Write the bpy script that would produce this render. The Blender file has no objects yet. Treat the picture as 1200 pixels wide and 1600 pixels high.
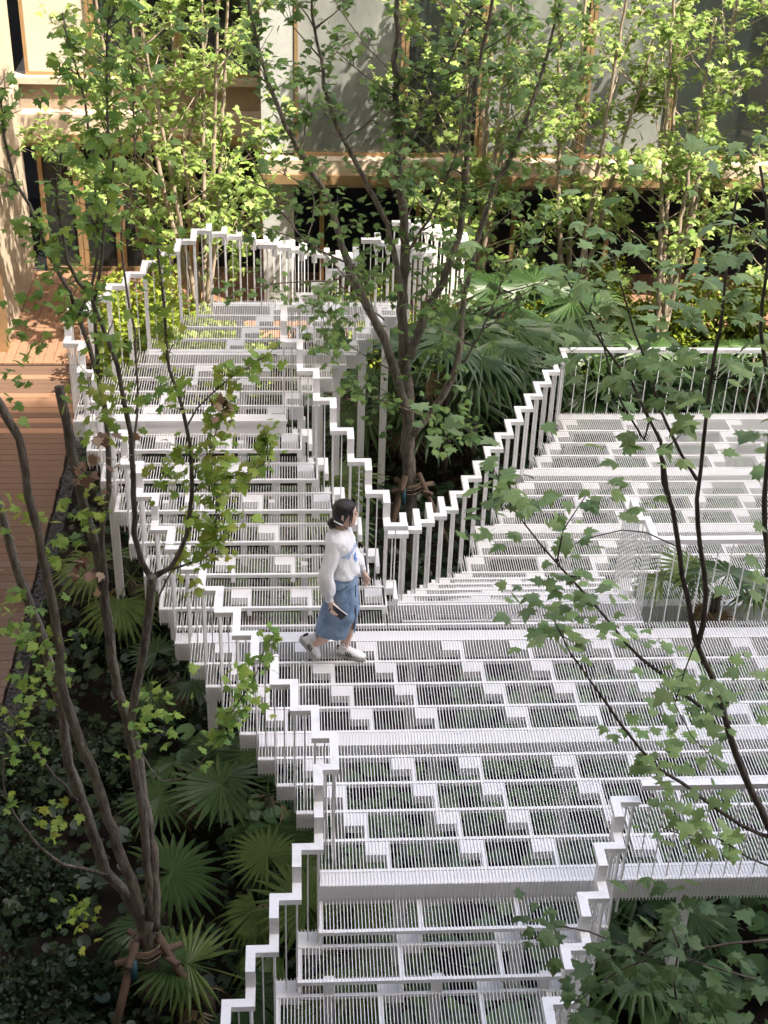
import bpy, math, random
import numpy as np
from mathutils import Vector, Matrix, Quaternion
from mathutils.bvhtree import BVHTree
random.seed(7); rng = np.random.default_rng(7)
R_ = math.radians
S = bpy.context.scene
C = S.collection

# ------------------------------------------------------------------ camera, sky, sun, exposure
F_PX, YAW, PITCH, ROLL, CAM_H = 2223.835, 0.074618, 0.565676, 0.035063, 7.6562
_cy, _sy = math.cos(YAW), math.sin(YAW)
FWD = Vector((_sy*math.cos(PITCH), _cy*math.cos(PITCH), -math.sin(PITCH)))
_r0 = Vector((_cy, -_sy, 0)); _u0 = _r0.cross(FWD)
RGT = _r0*math.cos(ROLL) + _u0*math.sin(ROLL)
UPV = _u0*math.cos(ROLL) - _r0*math.sin(ROLL)
CAMP = Vector((0, 0, CAM_H))
cam = bpy.data.cameras.new('camera'); camo = bpy.data.objects.new('camera', cam); C.objects.link(camo)
m = Matrix((RGT, UPV, -FWD)).transposed().to_4x4(); m.translation = CAMP
camo.matrix_world = m
cam.sensor_fit = 'VERTICAL'; cam.sensor_height = 36; cam.lens = F_PX/1600*36
cam.clip_start = 0.05; cam.clip_end = 500
S.camera = camo

SUN_TO = Vector((0.44, -0.38, 0.82)).normalized()
w = bpy.data.worlds.new('World'); S.world = w; w.use_nodes = True
nt = w.node_tree; nt.nodes.clear()
sky = nt.nodes.new('ShaderNodeTexSky'); sky.sky_type = 'NISHITA'; sky.sun_disc = False
sky.sun_elevation = math.asin(SUN_TO.z); sky.sun_rotation = math.atan2(SUN_TO.x, SUN_TO.y)
sky.air_density = 1.0; sky.dust_density = 6.0; sky.ozone_density = 0.9
bg = nt.nodes.new('ShaderNodeBackground'); bg.inputs[1].default_value = 0.15
wo = nt.nodes.new('ShaderNodeOutputWorld')
nt.links.new(sky.outputs[0], bg.inputs[0]); nt.links.new(bg.outputs[0], wo.inputs[0])
sl = bpy.data.lights.new('sun', 'SUN'); sl.energy = 3.9; sl.angle = R_(0.53); sl.color = (1.0, 0.90, 0.75)
so = bpy.data.objects.new('sun', sl); C.objects.link(so)
so.rotation_euler = SUN_TO.to_track_quat('Z', 'Y').to_euler(); so.location = (20, -20, 40)
S.view_settings.view_transform = 'Standard'; S.view_settings.look = 'None'
S.view_settings.gamma = 1; S.view_settings.use_curve_mapping = False
S.view_settings.exposure = 1.86
S.cycles.max_bounces = 8; S.cycles.diffuse_bounces = 4; S.cycles.transparent_max_bounces = 8
try: S.cycles.use_denoising = True
except Exception: pass

# ------------------------------------------------------------------ helpers
def at(u, v, y=None, z=None):
    d = FWD + RGT*((u-600)/F_PX) + UPV*((800-v)/F_PX)
    t = (y/d.y) if y is not None else ((z-CAM_H)/d.z)
    return CAMP + d*t
WP = {}
def W(o): return WP.get(o.name, Vector((0, 0, 0))) if o else Vector((0, 0, 0))
def put(name, me, parent=None, pos=(0, 0, 0), rot=None, scale=None):
    o = bpy.data.objects.new(name, me); C.objects.link(o)
    pos = Vector(pos)
    if parent: o.parent = parent; o.location = pos - W(parent)
    else: o.location = pos
    if rot is not None:
        o.rotation_mode = 'QUATERNION'; o.rotation_quaternion = rot
    if scale is not None: o.scale = scale
    WP[o.name] = pos
    return o
def tag(o, label=None, cat=None, group=None, kind=None):
    if label: o['label'] = label
    if cat: o['category'] = cat
    if group: o['group'] = group
    if kind: o['kind'] = kind
    return o
def thing(name, label, cat, pos=(0, 0, 0), group=None):
    return tag(put(name, None, None, pos), label, cat, group)
class MB:
    def __init__(s): s.v = []; s.f = []
    def box(s, x0, x1, y0, y1, z0, z1):
        n = len(s.v)
        s.v += [(x0,y0,z0),(x1,y0,z0),(x1,y1,z0),(x0,y1,z0),(x0,y0,z1),(x1,y0,z1),(x1,y1,z1),(x0,y1,z1)]
        s.f += [tuple(n+i for i in q) for q in ((0,3,2,1),(4,5,6,7),(0,1,5,4),(1,2,6,5),(2,3,7,6),(3,0,4,7))]
        return s
    def tube(s, pts, rad, n=7, cap=True):
        pts = [Vector(p) for p in pts]
        if not hasattr(rad, '__len__'): rad = [rad]*len(pts)
        base = len(s.v); ref = Vector((0.31, 0.9, 0.2))
        for i, p in enumerate(pts):
            t = (pts[min(i+1, len(pts)-1)] - pts[max(i-1, 0)]).normalized()
            a = t.cross(ref)
            if a.length < 1e-3: a = t.cross(Vector((1, 0, 0)))
            a.normalize(); b = t.cross(a)
            for k in range(n):
                an = 2*math.pi*k/n
                q = p + (a*math.cos(an) + b*math.sin(an))*rad[i]
                s.v.append(tuple(q))
        for i in range(len(pts)-1):
            for k in range(n):
                k2 = (k+1) % n
                s.f.append((base+i*n+k, base+i*n+k2, base+(i+1)*n+k2, base+(i+1)*n+k))
        if cap:
            s.f.append(tuple(base+k for k in reversed(range(n))))
            s.f.append(tuple(base+(len(pts)-1)*n+k for k in range(n)))
        return s
    def ring_loft(s, rings, close_ends=True):
        base = len(s.v); n = len(rings[0])
        for r in rings: s.v += [tuple(p) for p in r]
        for i in range(len(rings)-1):
            for k in range(n):
                k2 = (k+1) % n
                s.f.append((base+i*n+k, base+i*n+k2, base+(i+1)*n+k2, base+(i+1)*n+k))
        if close_ends:
            s.f.append(tuple(base+k for k in reversed(range(n))))
            s.f.append(tuple(base+(len(rings)-1)*n+k for k in range(n)))
        return s
    def mesh(s, name, mat, smooth=False):
        me = bpy.data.meshes.new(name); me.from_pydata(s.v, [], s.f); me.update()
        if mat: me.materials.append(mat)
        if smooth: me.polygons.foreach_set('use_smooth', [True]*len(me.polygons))
        return me
    def build(s, name, mat, parent=None, smooth=False):
        # mesh in world coordinates under an unrotated parent
        o = put(name, s.mesh(name, mat, smooth), parent, (0, 0, 0)); return o

# ------------------------------------------------------------------ materials
def mat(name, col, rough=0.6, spec=0.4, metal=0.0, noise=None, bump=0.0, bscale=40, stretch=None):
    m = bpy.data.materials.new(name); m.use_nodes = True
    n = m.node_tree.nodes; l = m.node_tree.links; b = n['Principled BSDF']
    b.inputs['Base Color'].default_value = (*col, 1); b.inputs['Roughness'].default_value = rough
    b.inputs['Specular IOR Level'].default_value = spec; b.inputs['Metallic'].default_value = metal
    tc = n.new('ShaderNodeTexCoord'); mp = n.new('ShaderNodeMapping'); l.new(tc.outputs['Object'], mp.inputs[0])
    if stretch: mp.inputs['Scale'].default_value = stretch
    if noise:
        sc, col2, lo, hi = noise
        t = n.new('ShaderNodeTexNoise'); t.inputs['Scale'].default_value = sc; t.inputs['Detail'].default_value = 6
        t.inputs['Roughness'].default_value = 0.65
        l.new(mp.outputs[0], t.inputs['Vector'])
        r = n.new('ShaderNodeValToRGB'); r.color_ramp.elements[0].position = lo; r.color_ramp.elements[1].position = hi
        r.color_ramp.elements[0].color = (*col2, 1); r.color_ramp.elements[1].color = (*col, 1)
        l.new(t.outputs[0], r.inputs[0]); l.new(r.outputs[0], b.inputs['Base Color'])
    if bump:
        t2 = n.new('ShaderNodeTexNoise'); t2.inputs['Scale'].default_value = bscale; t2.inputs['Detail'].default_value = 5
        l.new(mp.outputs[0], t2.inputs['Vector'])
        bp = n.new('ShaderNodeBump'); bp.inputs['Strength'].default_value = bump; bp.inputs['Distance'].default_value = 0.02
        l.new(t2.outputs[0], bp.inputs['Height']); l.new(bp.outputs[0], b.inputs['Normal'])
    return m
def leaf_mat(name, cols, trans=0.35, rough=0.45, spec=0.35):
    m = bpy.data.materials.new(name); m.use_nodes = True
    n = m.node_tree.nodes; l = m.node_tree.links; b = n['Principled BSDF']; out = n['Material Output']
    oi = n.new('ShaderNodeObjectInfo'); a = n.new('ShaderNodeAttribute'); a.attribute_name = 'tint'
    ad = n.new('ShaderNodeMath'); ad.operation = 'ADD'; l.new(oi.outputs['Random'], ad.inputs[0]); l.new(a.outputs['Fac'], ad.inputs[1])
    fr = n.new('ShaderNodeMath'); fr.operation = 'FRACT'; l.new(ad.outputs[0], fr.inputs[0])
    r = n.new('ShaderNodeValToRGB'); cr = r.color_ramp
    while len(cr.elements) < len(cols): cr.elements.new(0.5)
    for i, c in enumerate(cols):
        cr.elements[i].position = i/(len(cols)-1); cr.elements[i].color = (*c, 1)
    l.new(fr.outputs[0], r.inputs[0])
    tc = n.new('ShaderNodeTexCoord'); ns = n.new('ShaderNodeTexNoise'); ns.inputs['Scale'].default_value = 9; ns.inputs['Detail'].default_value = 3
    l.new(tc.outputs['Object'], ns.inputs['Vector'])
    hs = n.new('ShaderNodeHueSaturation'); mr = n.new('ShaderNodeMapRange'); mr.inputs[3].default_value = 0.65; mr.inputs[4].default_value = 1.35
    l.new(ns.outputs[0], mr.inputs[0]); l.new(mr.outputs[0], hs.inputs['Value']); l.new(r.outputs[0], hs.inputs['Color'])
    l.new(hs.outputs[0], b.inputs['Base Color'])
    b.inputs['Roughness'].default_value = rough; b.inputs['Specular IOR Level'].default_value = spec
    t = n.new('ShaderNodeBsdfTranslucent'); l.new(hs.outputs[0], t.inputs[0])
    mx = n.new('ShaderNodeMixShader'); mx.inputs[0].default_value = trans
    l.new(b.outputs[0], mx.inputs[1]); l.new(t.outputs[0], mx.inputs[2]); l.new(mx.outputs[0], out.inputs[0])
    return m
WHITE = mat('white_paint', (0.83, 0.825, 0.82), 0.38, 0.4, noise=(3.5, (0.70, 0.69, 0.67), 0.22, 0.5))
RAILW = mat('rail_paint', (0.83, 0.825, 0.82), 0.36, 0.4, noise=(7.0, (0.64, 0.63, 0.61), 0.25, 0.5), bump=0.05, bscale=60)
SOIL = mat('soil', (0.022, 0.017, 0.013), 0.95, 0.1, noise=(3, (0.008, 0.007, 0.006), 0.3, 0.7), bump=0.6, bscale=12)
BARK = mat('bark', (0.25, 0.215, 0.175), 0.85, 0.2, noise=(9, (0.09, 0.075, 0.06), 0.35, 0.65), bump=0.9, bscale=30, stretch=(3, 3, 0.7))
BARK_DARK = mat('bark_dark', (0.17, 0.135, 0.11), 0.8, 0.25, noise=(11, (0.05, 0.038, 0.032), 0.3, 0.7), bump=0.4, bscale=40, stretch=(3, 3, 0.7))
BARK_PALE = mat('bark_pale', (0.40, 0.33, 0.26), 0.85, 0.2, noise=(6, (0.20, 0.16, 0.12), 0.3, 0.7), bump=0.4, bscale=30, stretch=(3, 3, 0.7))
STAKE = mat('stake_wood', (0.15, 0.11, 0.08), 0.85, 0.2, noise=(6, (0.10, 0.07, 0.05), 0.3, 0.7), bump=0.3, stretch=(4, 4, 0.6))
TEAL = mat('teal_wrap', (0.025, 0.09, 0.11), 0.5)
ROPE = mat('rope', (0.16, 0.12, 0.08), 0.9, bump=0.4, bscale=60)
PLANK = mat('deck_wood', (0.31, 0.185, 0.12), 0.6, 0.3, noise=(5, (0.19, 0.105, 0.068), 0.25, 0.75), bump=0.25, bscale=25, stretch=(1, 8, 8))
PLANK_MID = mat('deck_wood_shade_brown', (0.15, 0.092, 0.066), 0.65, 0.3, noise=(5, (0.085, 0.052, 0.038), 0.25, 0.75), bump=0.25, bscale=25, stretch=(1, 8, 8))  # browner copy of the deck wood with shade put into its colour
PLANK_SHADE = mat('deck_wood_shade_grey', (0.17, 0.12, 0.095), 0.7, 0.3, noise=(5, (0.10, 0.07, 0.058), 0.25, 0.75), bump=0.25, bscale=25, stretch=(1, 8, 8))  # greyer copy for the nearest planks, shade put into its colour
PEBBLE = mat('dark_pebbles', (0.06, 0.06, 0.065), 0.6, 0.4, noise=(40, (0.015, 0.015, 0.016), 0.4, 0.6), bump=0.6, bscale=60)
STONE = mat('cream_stone', (0.50, 0.42, 0.33), 0.75, 0.3, noise=(7, (0.42, 0.35, 0.27), 0.3, 0.7), bump=0.15, bscale=50)
CONC = mat('tan_concrete', (0.36, 0.285, 0.22), 0.8, 0.25, noise=(18, (0.28, 0.22, 0.165), 0.3, 0.7), bump=0.25, bscale=60)
GOLD = mat('bronze_metal', (0.46, 0.31, 0.17), 0.35, 0.5, 0.55, noise=(4, (0.36, 0.24, 0.13), 0.3, 0.7))
PIER = mat('grey_pier', (0.42, 0.43, 0.43), 0.7, 0.3, noise=(10, (0.34, 0.35, 0.35), 0.3, 0.7))
ROOM = mat('room_dark', (0.05, 0.045, 0.04), 0.9, noise=(3, (0.03, 0.028, 0.026), 0.3, 0.7))
FROST = mat('frosted_glass', (0.50, 0.48, 0.42), 0.22, 0.6, noise=(1.2, (0.38, 0.37, 0.33), 0.3, 0.7))
REFL_PAINT = mat('painted_reflection', (0.25, 0.26, 0.25), 0.08, 0.8, noise=(1.3, (0.08, 0.09, 0.085), 0.35, 0.65), stretch=(1, 1, 0.5))  # grey reflections painted into the pane colour
CURT = mat('grey_curtain', (0.36, 0.37, 0.36), 0.8, noise=(2, (0.25, 0.26, 0.26), 0.3, 0.7), stretch=(6, 1, 0.6))
def glass_mat():
    m = bpy.data.materials.new('window_glass'); m.use_nodes = True
    n = m.node_tree.nodes; l = m.node_tree.links; b = n['Principled BSDF']; out = n['Material Output']
    b.inputs['Base Color'].default_value = (0.03, 0.035, 0.035, 1); b.inputs['Roughness'].default_value = 0.06; b.inputs['Specular IOR Level'].default_value = 0.9
    t = n.new('ShaderNodeBsdfTransparent'); t.inputs[0].default_value = (0.75, 0.78, 0.76, 1)
    mx = n.new('ShaderNodeMixShader'); mx.inputs[0].default_value = 0.6
    l.new(b.outputs[0], mx.inputs[1]); l.new(t.outputs[0], mx.inputs[2]); l.new(mx.outputs[0], out.inputs[0])
    return m
GLASS = glass_mat()
L_LEFT = leaf_mat('leaf_green', [(0.164,0.297,0.067),(0.223,0.372,0.081),(0.297,0.446,0.089),(0.372,0.491,0.089),(0.178,0.312,0.089)], 0.4)
L_SPRIG = leaf_mat('leaf_yellow_green', [(0.248,0.389,0.062),(0.342,0.466,0.078),(0.202,0.342,0.062),(0.466,0.482,0.093),(0.310,0.435,0.078)], 0.45)
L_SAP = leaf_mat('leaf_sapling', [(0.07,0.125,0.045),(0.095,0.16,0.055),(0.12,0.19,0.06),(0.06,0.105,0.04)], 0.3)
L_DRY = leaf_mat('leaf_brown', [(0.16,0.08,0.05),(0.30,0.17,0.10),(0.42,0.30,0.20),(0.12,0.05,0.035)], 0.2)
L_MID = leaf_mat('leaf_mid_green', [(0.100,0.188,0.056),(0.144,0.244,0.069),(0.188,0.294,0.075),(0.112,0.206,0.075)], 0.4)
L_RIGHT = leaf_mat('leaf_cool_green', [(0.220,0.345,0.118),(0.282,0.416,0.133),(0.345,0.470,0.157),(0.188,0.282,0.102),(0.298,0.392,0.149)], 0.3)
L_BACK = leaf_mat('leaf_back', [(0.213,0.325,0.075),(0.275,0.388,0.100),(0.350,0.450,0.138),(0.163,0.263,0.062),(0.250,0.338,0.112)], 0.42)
L_HEDGE = leaf_mat('leaf_hedge', [(0.20,0.27,0.03),(0.27,0.33,0.04),(0.14,0.21,0.03)], 0.35)
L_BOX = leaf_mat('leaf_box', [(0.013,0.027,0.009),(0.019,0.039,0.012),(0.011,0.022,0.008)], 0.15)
L_COVER = leaf_mat('leaf_cover', [(0.010,0.024,0.010),(0.014,0.033,0.012),(0.021,0.045,0.013),(0.011,0.026,0.012)], 0.2, 0.4, 0.35)  # shade of the planting put into the leaf colour
L_COVER_LIT = leaf_mat('leaf_cover_lit', [(0.066,0.140,0.056),(0.094,0.187,0.066),(0.131,0.243,0.075),(0.080,0.159,0.075)], 0.25, 0.35, 0.4)  # cover leaf lightened in colour to look lit under the slats
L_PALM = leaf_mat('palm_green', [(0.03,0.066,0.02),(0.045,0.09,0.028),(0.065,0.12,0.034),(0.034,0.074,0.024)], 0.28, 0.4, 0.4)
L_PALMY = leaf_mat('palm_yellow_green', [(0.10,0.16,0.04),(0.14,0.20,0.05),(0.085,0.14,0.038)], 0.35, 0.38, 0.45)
L_STRAW = leaf_mat('palm_straw', [(0.30,0.21,0.12),(0.22,0.14,0.08),(0.36,0.27,0.16)], 0.2)

# ------------------------------------------------------------------ the white slatted walkway on its 0.15 x 0.30 m grid
s_, d_, r_, h_ = 0.15, 0.30, 0.1496, 0.9124
Y0 = 9.027
def Y(k): return Y0 - k*d_
SW, SH = 0.0027, 0.010
_sm = {}
def slat_mesh(L, ff):
    key = (round(L, 3), round(ff, 3))
    if key not in _sm:
        b = MB(); b.box(-SW, SW, 0, L, -SH, 0)
        if ff: b.box(-SW, SW, -0.012, -0.0005, -ff, 0)
        _sm[key] = b.mesh('slat', WHITE)
    return _sm[key]
UNIT = MB().box(-0.5, 0.5, -0.5, 0.5, -0.5, 0.5)
UNIT_W = UNIT.mesh('bar', WHITE)
def bar(name, parent, x0, x1, y0, y1, z0, z1, me=None):
    return put(name, me or UNIT_W, parent, ((x0+x1)/2, (y0+y1)/2, (z0+z1)/2), None, (x1-x0, y1-y0, z1-z0))
GZ = -1.6   # garden soil level
def deck(root, pieces, limit=300):
    """pieces: (z, rows[(kb,kf,xL,xR)], back_extra, front_extra, fold(X,kf)->m, nose)"""
    made = 0; rest = MB()
    for (z, rows, bx, fx, fold, nose) in pieces:
        xl = min(q[2] for q in rows); xr = max(q[3] for q in rows)
        j0 = int(round(xl*6)); j1 = int(round(xr*6))
        run = None
        for j in range(j0, j1):
            X = (j+0.5)/6
            rs = [q for q in rows if q[2] <= X <= q[3]]
            if not rs: continue
            kf = max(q[1] for q in rs); kb = min(q[0] for q in rs)
            fl = fold(X, kf)
            yf, yb = Y(kf+fx) - 0.008, Y(kb-bx) + 0.008
            if made < limit:
                put('slat', slat_mesh(yb-yf, fl), root, (X*s_ + random.uniform(-.0006, .0006), yf, z)); made += 1
            else:
                x = X*s_
                rest.box(x-SW, x+SW, yf, yb, z-SH, z)
                if fl: rest.box(x-SW, x+SW, yf-.012, yf-.0005, z-fl, z)
            if run and run[0] == (kf, fl): run[2] = X
            else:
                if run and run[0][1]: fascia(root, run, z, fx)
                run = [(kf, fl), X, X]
        if run and run[0][1]: fascia(root, run, z, fx)
        for (kb, kf, xL, xR) in rows:
            hgt = 0.034 if nose else 0.036
            bar('cross_bar', root, xL*s_+.004, xR*s_-.004, Y(kf+fx), Y(kf+fx)+0.026, z-0.006-hgt, z-0.006)
        if bx:
            kb, kf, xL, xR = rows[0]
            bar('cross_bar', root, xL*s_+.004, xR*s_-.004, Y(kb), Y(kb)+0.026, z-0.034, z-0.006)
    if rest.v: tag(rest.build('slats', WHITE, root), kind='stuff')
def fascia(root, run, z, fx):
    (kf, fl), xa, xb = run
    y = Y(kf+fx)
    bar('fascia', root, xa*s_-.01, xb*s_+.01, y-0.0075, y-0.0015, z-fl+.012, z-0.007)
def zig(root, z, cells, w=0.034, t=0.075, depth=0.13, mirror=False):
    """flat zig-zag stringer under the slats: plate along x over the back half row, leg along y down to the next row"""
    for (kb, X) in cells:
        b = MB()
        y1 = Y(kb) - 0.004; y0 = y1 - depth; yf = Y(kb+1) - 0.004
        x0, x1 = X*s_, (X+1)*s_ + w
        zt = z - 0.0125
        b.box(x0, x1, y0, y1, zt-t, zt)
        if mirror: b.box(x0, x0+w, yf, y0, zt-t, zt)
        else: b.box(x1-w, x1, yf, y0, zt-t, zt)
        b.build('stringer', WHITE, root)
def column(root, X, k, ztop, w=0.085):
    bar('column', root, X*s_-w/2, X*s_+w/2, Y(k)-w/2, Y(k)+w/2, GZ, ztop)
def beam(root, xa, xb, k0, k1, z, deep=0.19):
    bar('beam', root, xa*s_, xb*s_, Y(k1)+.002, Y(k0), z-deep, z-0.0128)

# --- main deck
XR_MAIN = 42
t = thing('slatted_deck', 'large white level slatted deck in the middle where the woman walks', 'deck', (2, 8.5, 0), 'white slatted walkway')
MAIN = t
rows = []
for i in range(-3, 5): rows.append((i-1, i, i-4, XR_MAIN))
rows += [(4, 5, 1, XR_MAIN), (5, 6, 1, XR_MAIN), (6, 6.4, 1, XR_MAIN)]
rows = [(-3.75 if q[0] == -4 else q[0], q[1], q[2], q[3]) for q in rows]
rows.insert(0, (-4.4, -3.75, -7, 5.5))
rows.insert(0, (-4.75, -3.75, 5.5, 21)); rows.insert(0, (-5, -4.75, 5.5, 21))
deck(t, [(0.0, rows, 0, 0, lambda X, kf: 0.21 if kf > 6 else 0.165, False)])
for k0, k1 in ((-3.5, -3.0), (1.0, 1.5), (6.0, 6.35)):
    xl = (-7.0 if k0 < 0 else -2.0 if k0 < 3 else 1.05)
    beam(t, xl+.1, XR_MAIN, k0, k1, 0.0, 0.20)
bar('beam', t, 5.6*s_, 21*s_, Y(-4.9), Y(-5)-.004, -0.15, -0.0128)
X0S = [-3.25, 0.37, 5.0, 8.57, 13.6, 17.6, 22.4, 26.0, 30.8, 34.4]
for X0 in X0S:
    zig(t, 0.0, [(k, X0+(k-2)) for k in range(-3, 6) if X0+k-2 > (k-3 if k < 4 else 0.9) - 0.6 and X0+k-1 < XR_MAIN and k not in (1,)], w=0.034)
for (X, k) in ((2.5,1.2),(7.5,1.2),(15,1.2),(23,1.2),(31,1.2),(5,6.2),(11,6.2),(19,6.2),(28,6.2),(-5,-3.2),(0,-3.2),(7,-3.2),(14,-3.2),(20,-3.2),(28,-3.2)):
    column(t, X, k, -0.205)

# --- stair up to the back left, seven risers
t = thing('slatted_stair', 'white slatted stair behind the woman climbing away to the upper deck', 'stairs', (0, 11, 0), 'white slatted walkway')
pcs = []
for i in range(1, 7):
    pcs.append((i*r_, [(-(4+i), -(3+i), -(7+i), 6.5-i)], 0.42, 0, (lambda X, kf, i=i: 0.165 if X < -(6+i) else 0), True))
deck(t, pcs)
for i in range(1, 7):
    z = i*r_; kb = -(4+i)
    for X0 in (-7.6, -3.4, 0.2, 4.6):
        X = X0 - i
        if X > -(7+i)-0.2 and X+1 < 6.6-i: zig(t, z, [(kb, X+0.6)])
    zig(t, z, [(kb-0.42, 5.5-i+.45)], depth=0.13)
    b = MB(); b.box(-(7+i)*s_, -(7+i)*s_+.034, Y(-(3+i))+.03, Y(kb)-.005, z-.09, z-.0125); b.build('side_bar', WHITE, t)
    b = MB(); b.box((6.5-i)*s_-.034, (6.5-i)*s_, Y(-(3+i))+.03, Y(kb-.4), z-.09, z-.0125); b.build('side_bar', WHITE, t)
for i in (2, 4, 6):
    for X in (-(7+i)+3.0, 2.6-i):
        column(t, X, -(3.85+i), i*r_-.06, 0.06)

# --- upper deck
t = thing('slatted_deck', 'white raised upper deck at the back left, partly in warm light', 'deck', (-0.5, 13.5, 7*r_), 'white slatted walkway')
rows = [(-11, -10, -14, -0.4)]
for f in range(-11, -19, -1): rows.append((f-1, f, -25-f, -f-10.4))
rows.append((-19.3, -19, -6, 8.6))
deck(t, [(7*r_, rows, 0, 0, lambda X, kf: 0.165 if (kf < -10.5 or X < -13) else 0, True)])
beam(t, -13.8, -0.5, -10.5, -10.05, 7*r_, 0.19)
beam(t, -5.9, 8.5, -19.25, -18.9, 7*r_, 0.19)
beam(t, -10.2, 4.4, -15.25, -14.8, 7*r_, 0.17)
for X0 in (-9.5, -5.6, -1.5):
    zig(t, 7*r_, [(k, -k+X0-11.2) for k in range(-19, -10) if -25-k-1 < -k+X0-11.2 and k != -15], mirror=True)
for (X, k) in ((-12,-10.3),(-6,-10.3),(-1.2,-10.3),(0.5,-11.3),(1.5,-12.3),(3,-14.5),(5,-16.5),(-9,-15),(-4,-19),(2,-19),(7,-19)):
    column(t, X, k, 7*r_-.19, 0.08)

# --- stair down to the back right
t = thing('slatted_stair', 'white slatted stair going down to the right behind the main deck', 'stairs', (2, 11, -0.3), 'white slatted walkway')
pcs = []
for i in range(1, 5):
    pcs.append((-i*r_, [(-(5+i), -(4+i)+0.42, 5.5+i, 21)], 0, 0, lambda X, kf: 0, True))
deck(t, pcs)
for i in range(1, 5):
    bar('cross_bar', t, (5.5+i)*s_, 21*s_, Y(-(5+i))-.026, Y(-(5+i)), -i*r_-.034, -i*r_-.006)
    for X0 in (6.2, 11.0, 15.0, 19.0): zig(t, -i*r_, [(-(5+i)+.05, X0+i-1)], mirror=True)
bar('side_bar', t, 21*s_, 21*s_+.03, Y(-8.6), Y(-5.0)-.01, -0.66, -0.60)
for (X, k) in ((9, -7), (15, -7), (20.5, -7)): column(t, X, k, -3*r_-.06)

# --- lower deck
ZL = -5*r_
t = thing('slatted_deck', 'white lower slatted deck at the right below the straight back railing', 'deck', (4, 13, ZL), 'white slatted walkway')
rows = [(-10, -8.6, 10.5, 22.0), (-10, -8, 22.0, XR_MAIN)]
for b_ in range(-11, -22, -1): rows.append((b_, b_+1, -b_+0.5, XR_MAIN))
rows.append((-21.5, -21, 21.7, XR_MAIN))
deck(t, [(ZL, rows, 0, 0, lambda X, kf: 0.25 if kf == -8 else 0, False)])
for k0, k1 in ((-13, -12.5), (-17, -16.5), (-21.48, -21.05)):
    beam(t, -k1+0.6, XR_MAIN, k0, k1, ZL, 0.19)
beam(t, 22.1, XR_MAIN, -8.4, -8.05, ZL, 0.25)
for X0 in (1.0, 6.0, 9.8, 14.8, 18.6, 23.4, 27.2, -3.6):
    zig(t, ZL, [(k, -k+X0) for k in range(-21, -9) if k not in (-13, -17) and -k+X0 > -k+0.2 and -k+X0 < XR_MAIN-1], mirror=True)
for (X, k) in ((14,-12.7),(20,-12.7),(27,-12.7),(18.5,-16.7),(25,-16.7),(32,-16.7),(23,-21.2),(30,-21.2),(37,-21.2),(23,-8.2),(29,-8.2),(35,-8.2)):
    column(t, X, k, ZL-.2)

# --- stair down towards the front
t = thing('slatted_stair', 'white slatted stair nearest the camera descending from the main deck', 'stairs', (1, 6, -0.6), 'white slatted walkway')
pcs = []
for j in range(1, 9):
    pcs.append((-j*r_, [(5.4+j, 6.4+j, 2-j, 15.6-j)], 0.5, 0, (lambda X, kf, j=j: 0.165 if X > 14.55-j else 0), True))
deck(t, pcs)
for j in range(1, 9):
    z = -j*r_; kb = 5.4+j
    for X0 in (4.75, 9.4, 12.6):
        zig(t, z, [(kb-0.5, X0-(j-2))], depth=0.15, mirror=True)
        b = MB(); x0 = (X0-(j-2))*s_; b.box(x0, x0+.034, Y(kb+1)+.03, Y(kb+.5)-.005, z-.085, z-.0125); b.build('stringer', WHITE, t)
    if j > 1:
        b = MB(); x0 = (2-j)*s_; b.box(x0, x0+s_+.03, Y(kb)-.002, Y(kb-.5), z-.08, z-.0125); b.build('stringer', WHITE, t)
    b = MB(); b.box((2-j)*s_, (2-j)*s_+.034, Y(kb+1)+.03, Y(kb)-.004, z-.085, z-.0125); b.build('side_bar', WHITE, t)
    b = MB(); b.box((15.6-j)*s_-.034, (15.6-j)*s_, Y(kb+1)+.03, Y(kb)-.004, z-.085, z-.0125); b.build('side_bar', WHITE, t)
for (X, j) in ((1.5,2),(6.5,2),(11.5,2),(-0.5,4),(5.5,4),(10.5,4)):
    column(t, X, 6.22+j, -j*r_-.05, 0.07)

# --- railings: flat zig-zag handrail band, flat posts at the corners and thin balusters
HW, HT = 0.062, 0.045
POST = MB().box(-0.5, 0.5, -0.5, 0.5, -0.5, 0.5).mesh('post', RAILW)
def rod_mesh():
    b = MB(); b.tube([(0,0,0),(0,0,1)], 0.5, 6); return b.mesh('baluster', RAILW)
ROD = rod_mesh()
def handrail(root, path):
    b = MB(); n = len(path); q = HW/2
    zlo = {}; zhi = {}
    # merge vertical moves into corner blocks
    cor = []
    for p in path:
        if cor and abs(cor[-1][0]-p[0]) < 1e-6 and abs(cor[-1][1]-p[1]) < 1e-6:
            cor[-1][2] = min(cor[-1][2], p[2]); cor[-1][3] = max(cor[-1][3], p[2]); cor[-1][5] = p[2]
        else: cor.append([p[0], p[1], p[2], p[2], p[2], p[2]])
    for c in cor: b.box(c[0]-q, c[0]+q, c[1]-q, c[1]+q, c[2]-HT, c[3])
    for a, c in zip(cor[:-1], cor[1:]):
        z = a[5]
        if abs(a[0]-c[0]) > 1e-6:
            x0, x1 = sorted((a[0], c[0])); b.box(x0+q, x1-q, a[1]-q, a[1]+q, z-HT, z)
        else:
            y0, y1 = sorted((a[1], c[1])); b.box(a[0]-q, a[0]+q, y0+q, y1-q, z-HT, z)
    return b.build('handrail', RAILW, root)
def rod(root, x, y, z0, z1, dia=0.0115):
    put('baluster', ROD, root, (x, y, z0), None, (dia, dia, z1-z0))
def post(root, x, y, z0, z1, wx=0.014, wy=0.036):
    put('post', POST, root, (x, y, (z0+z1)/2), None, (wx, wy, z1-z0))
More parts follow.
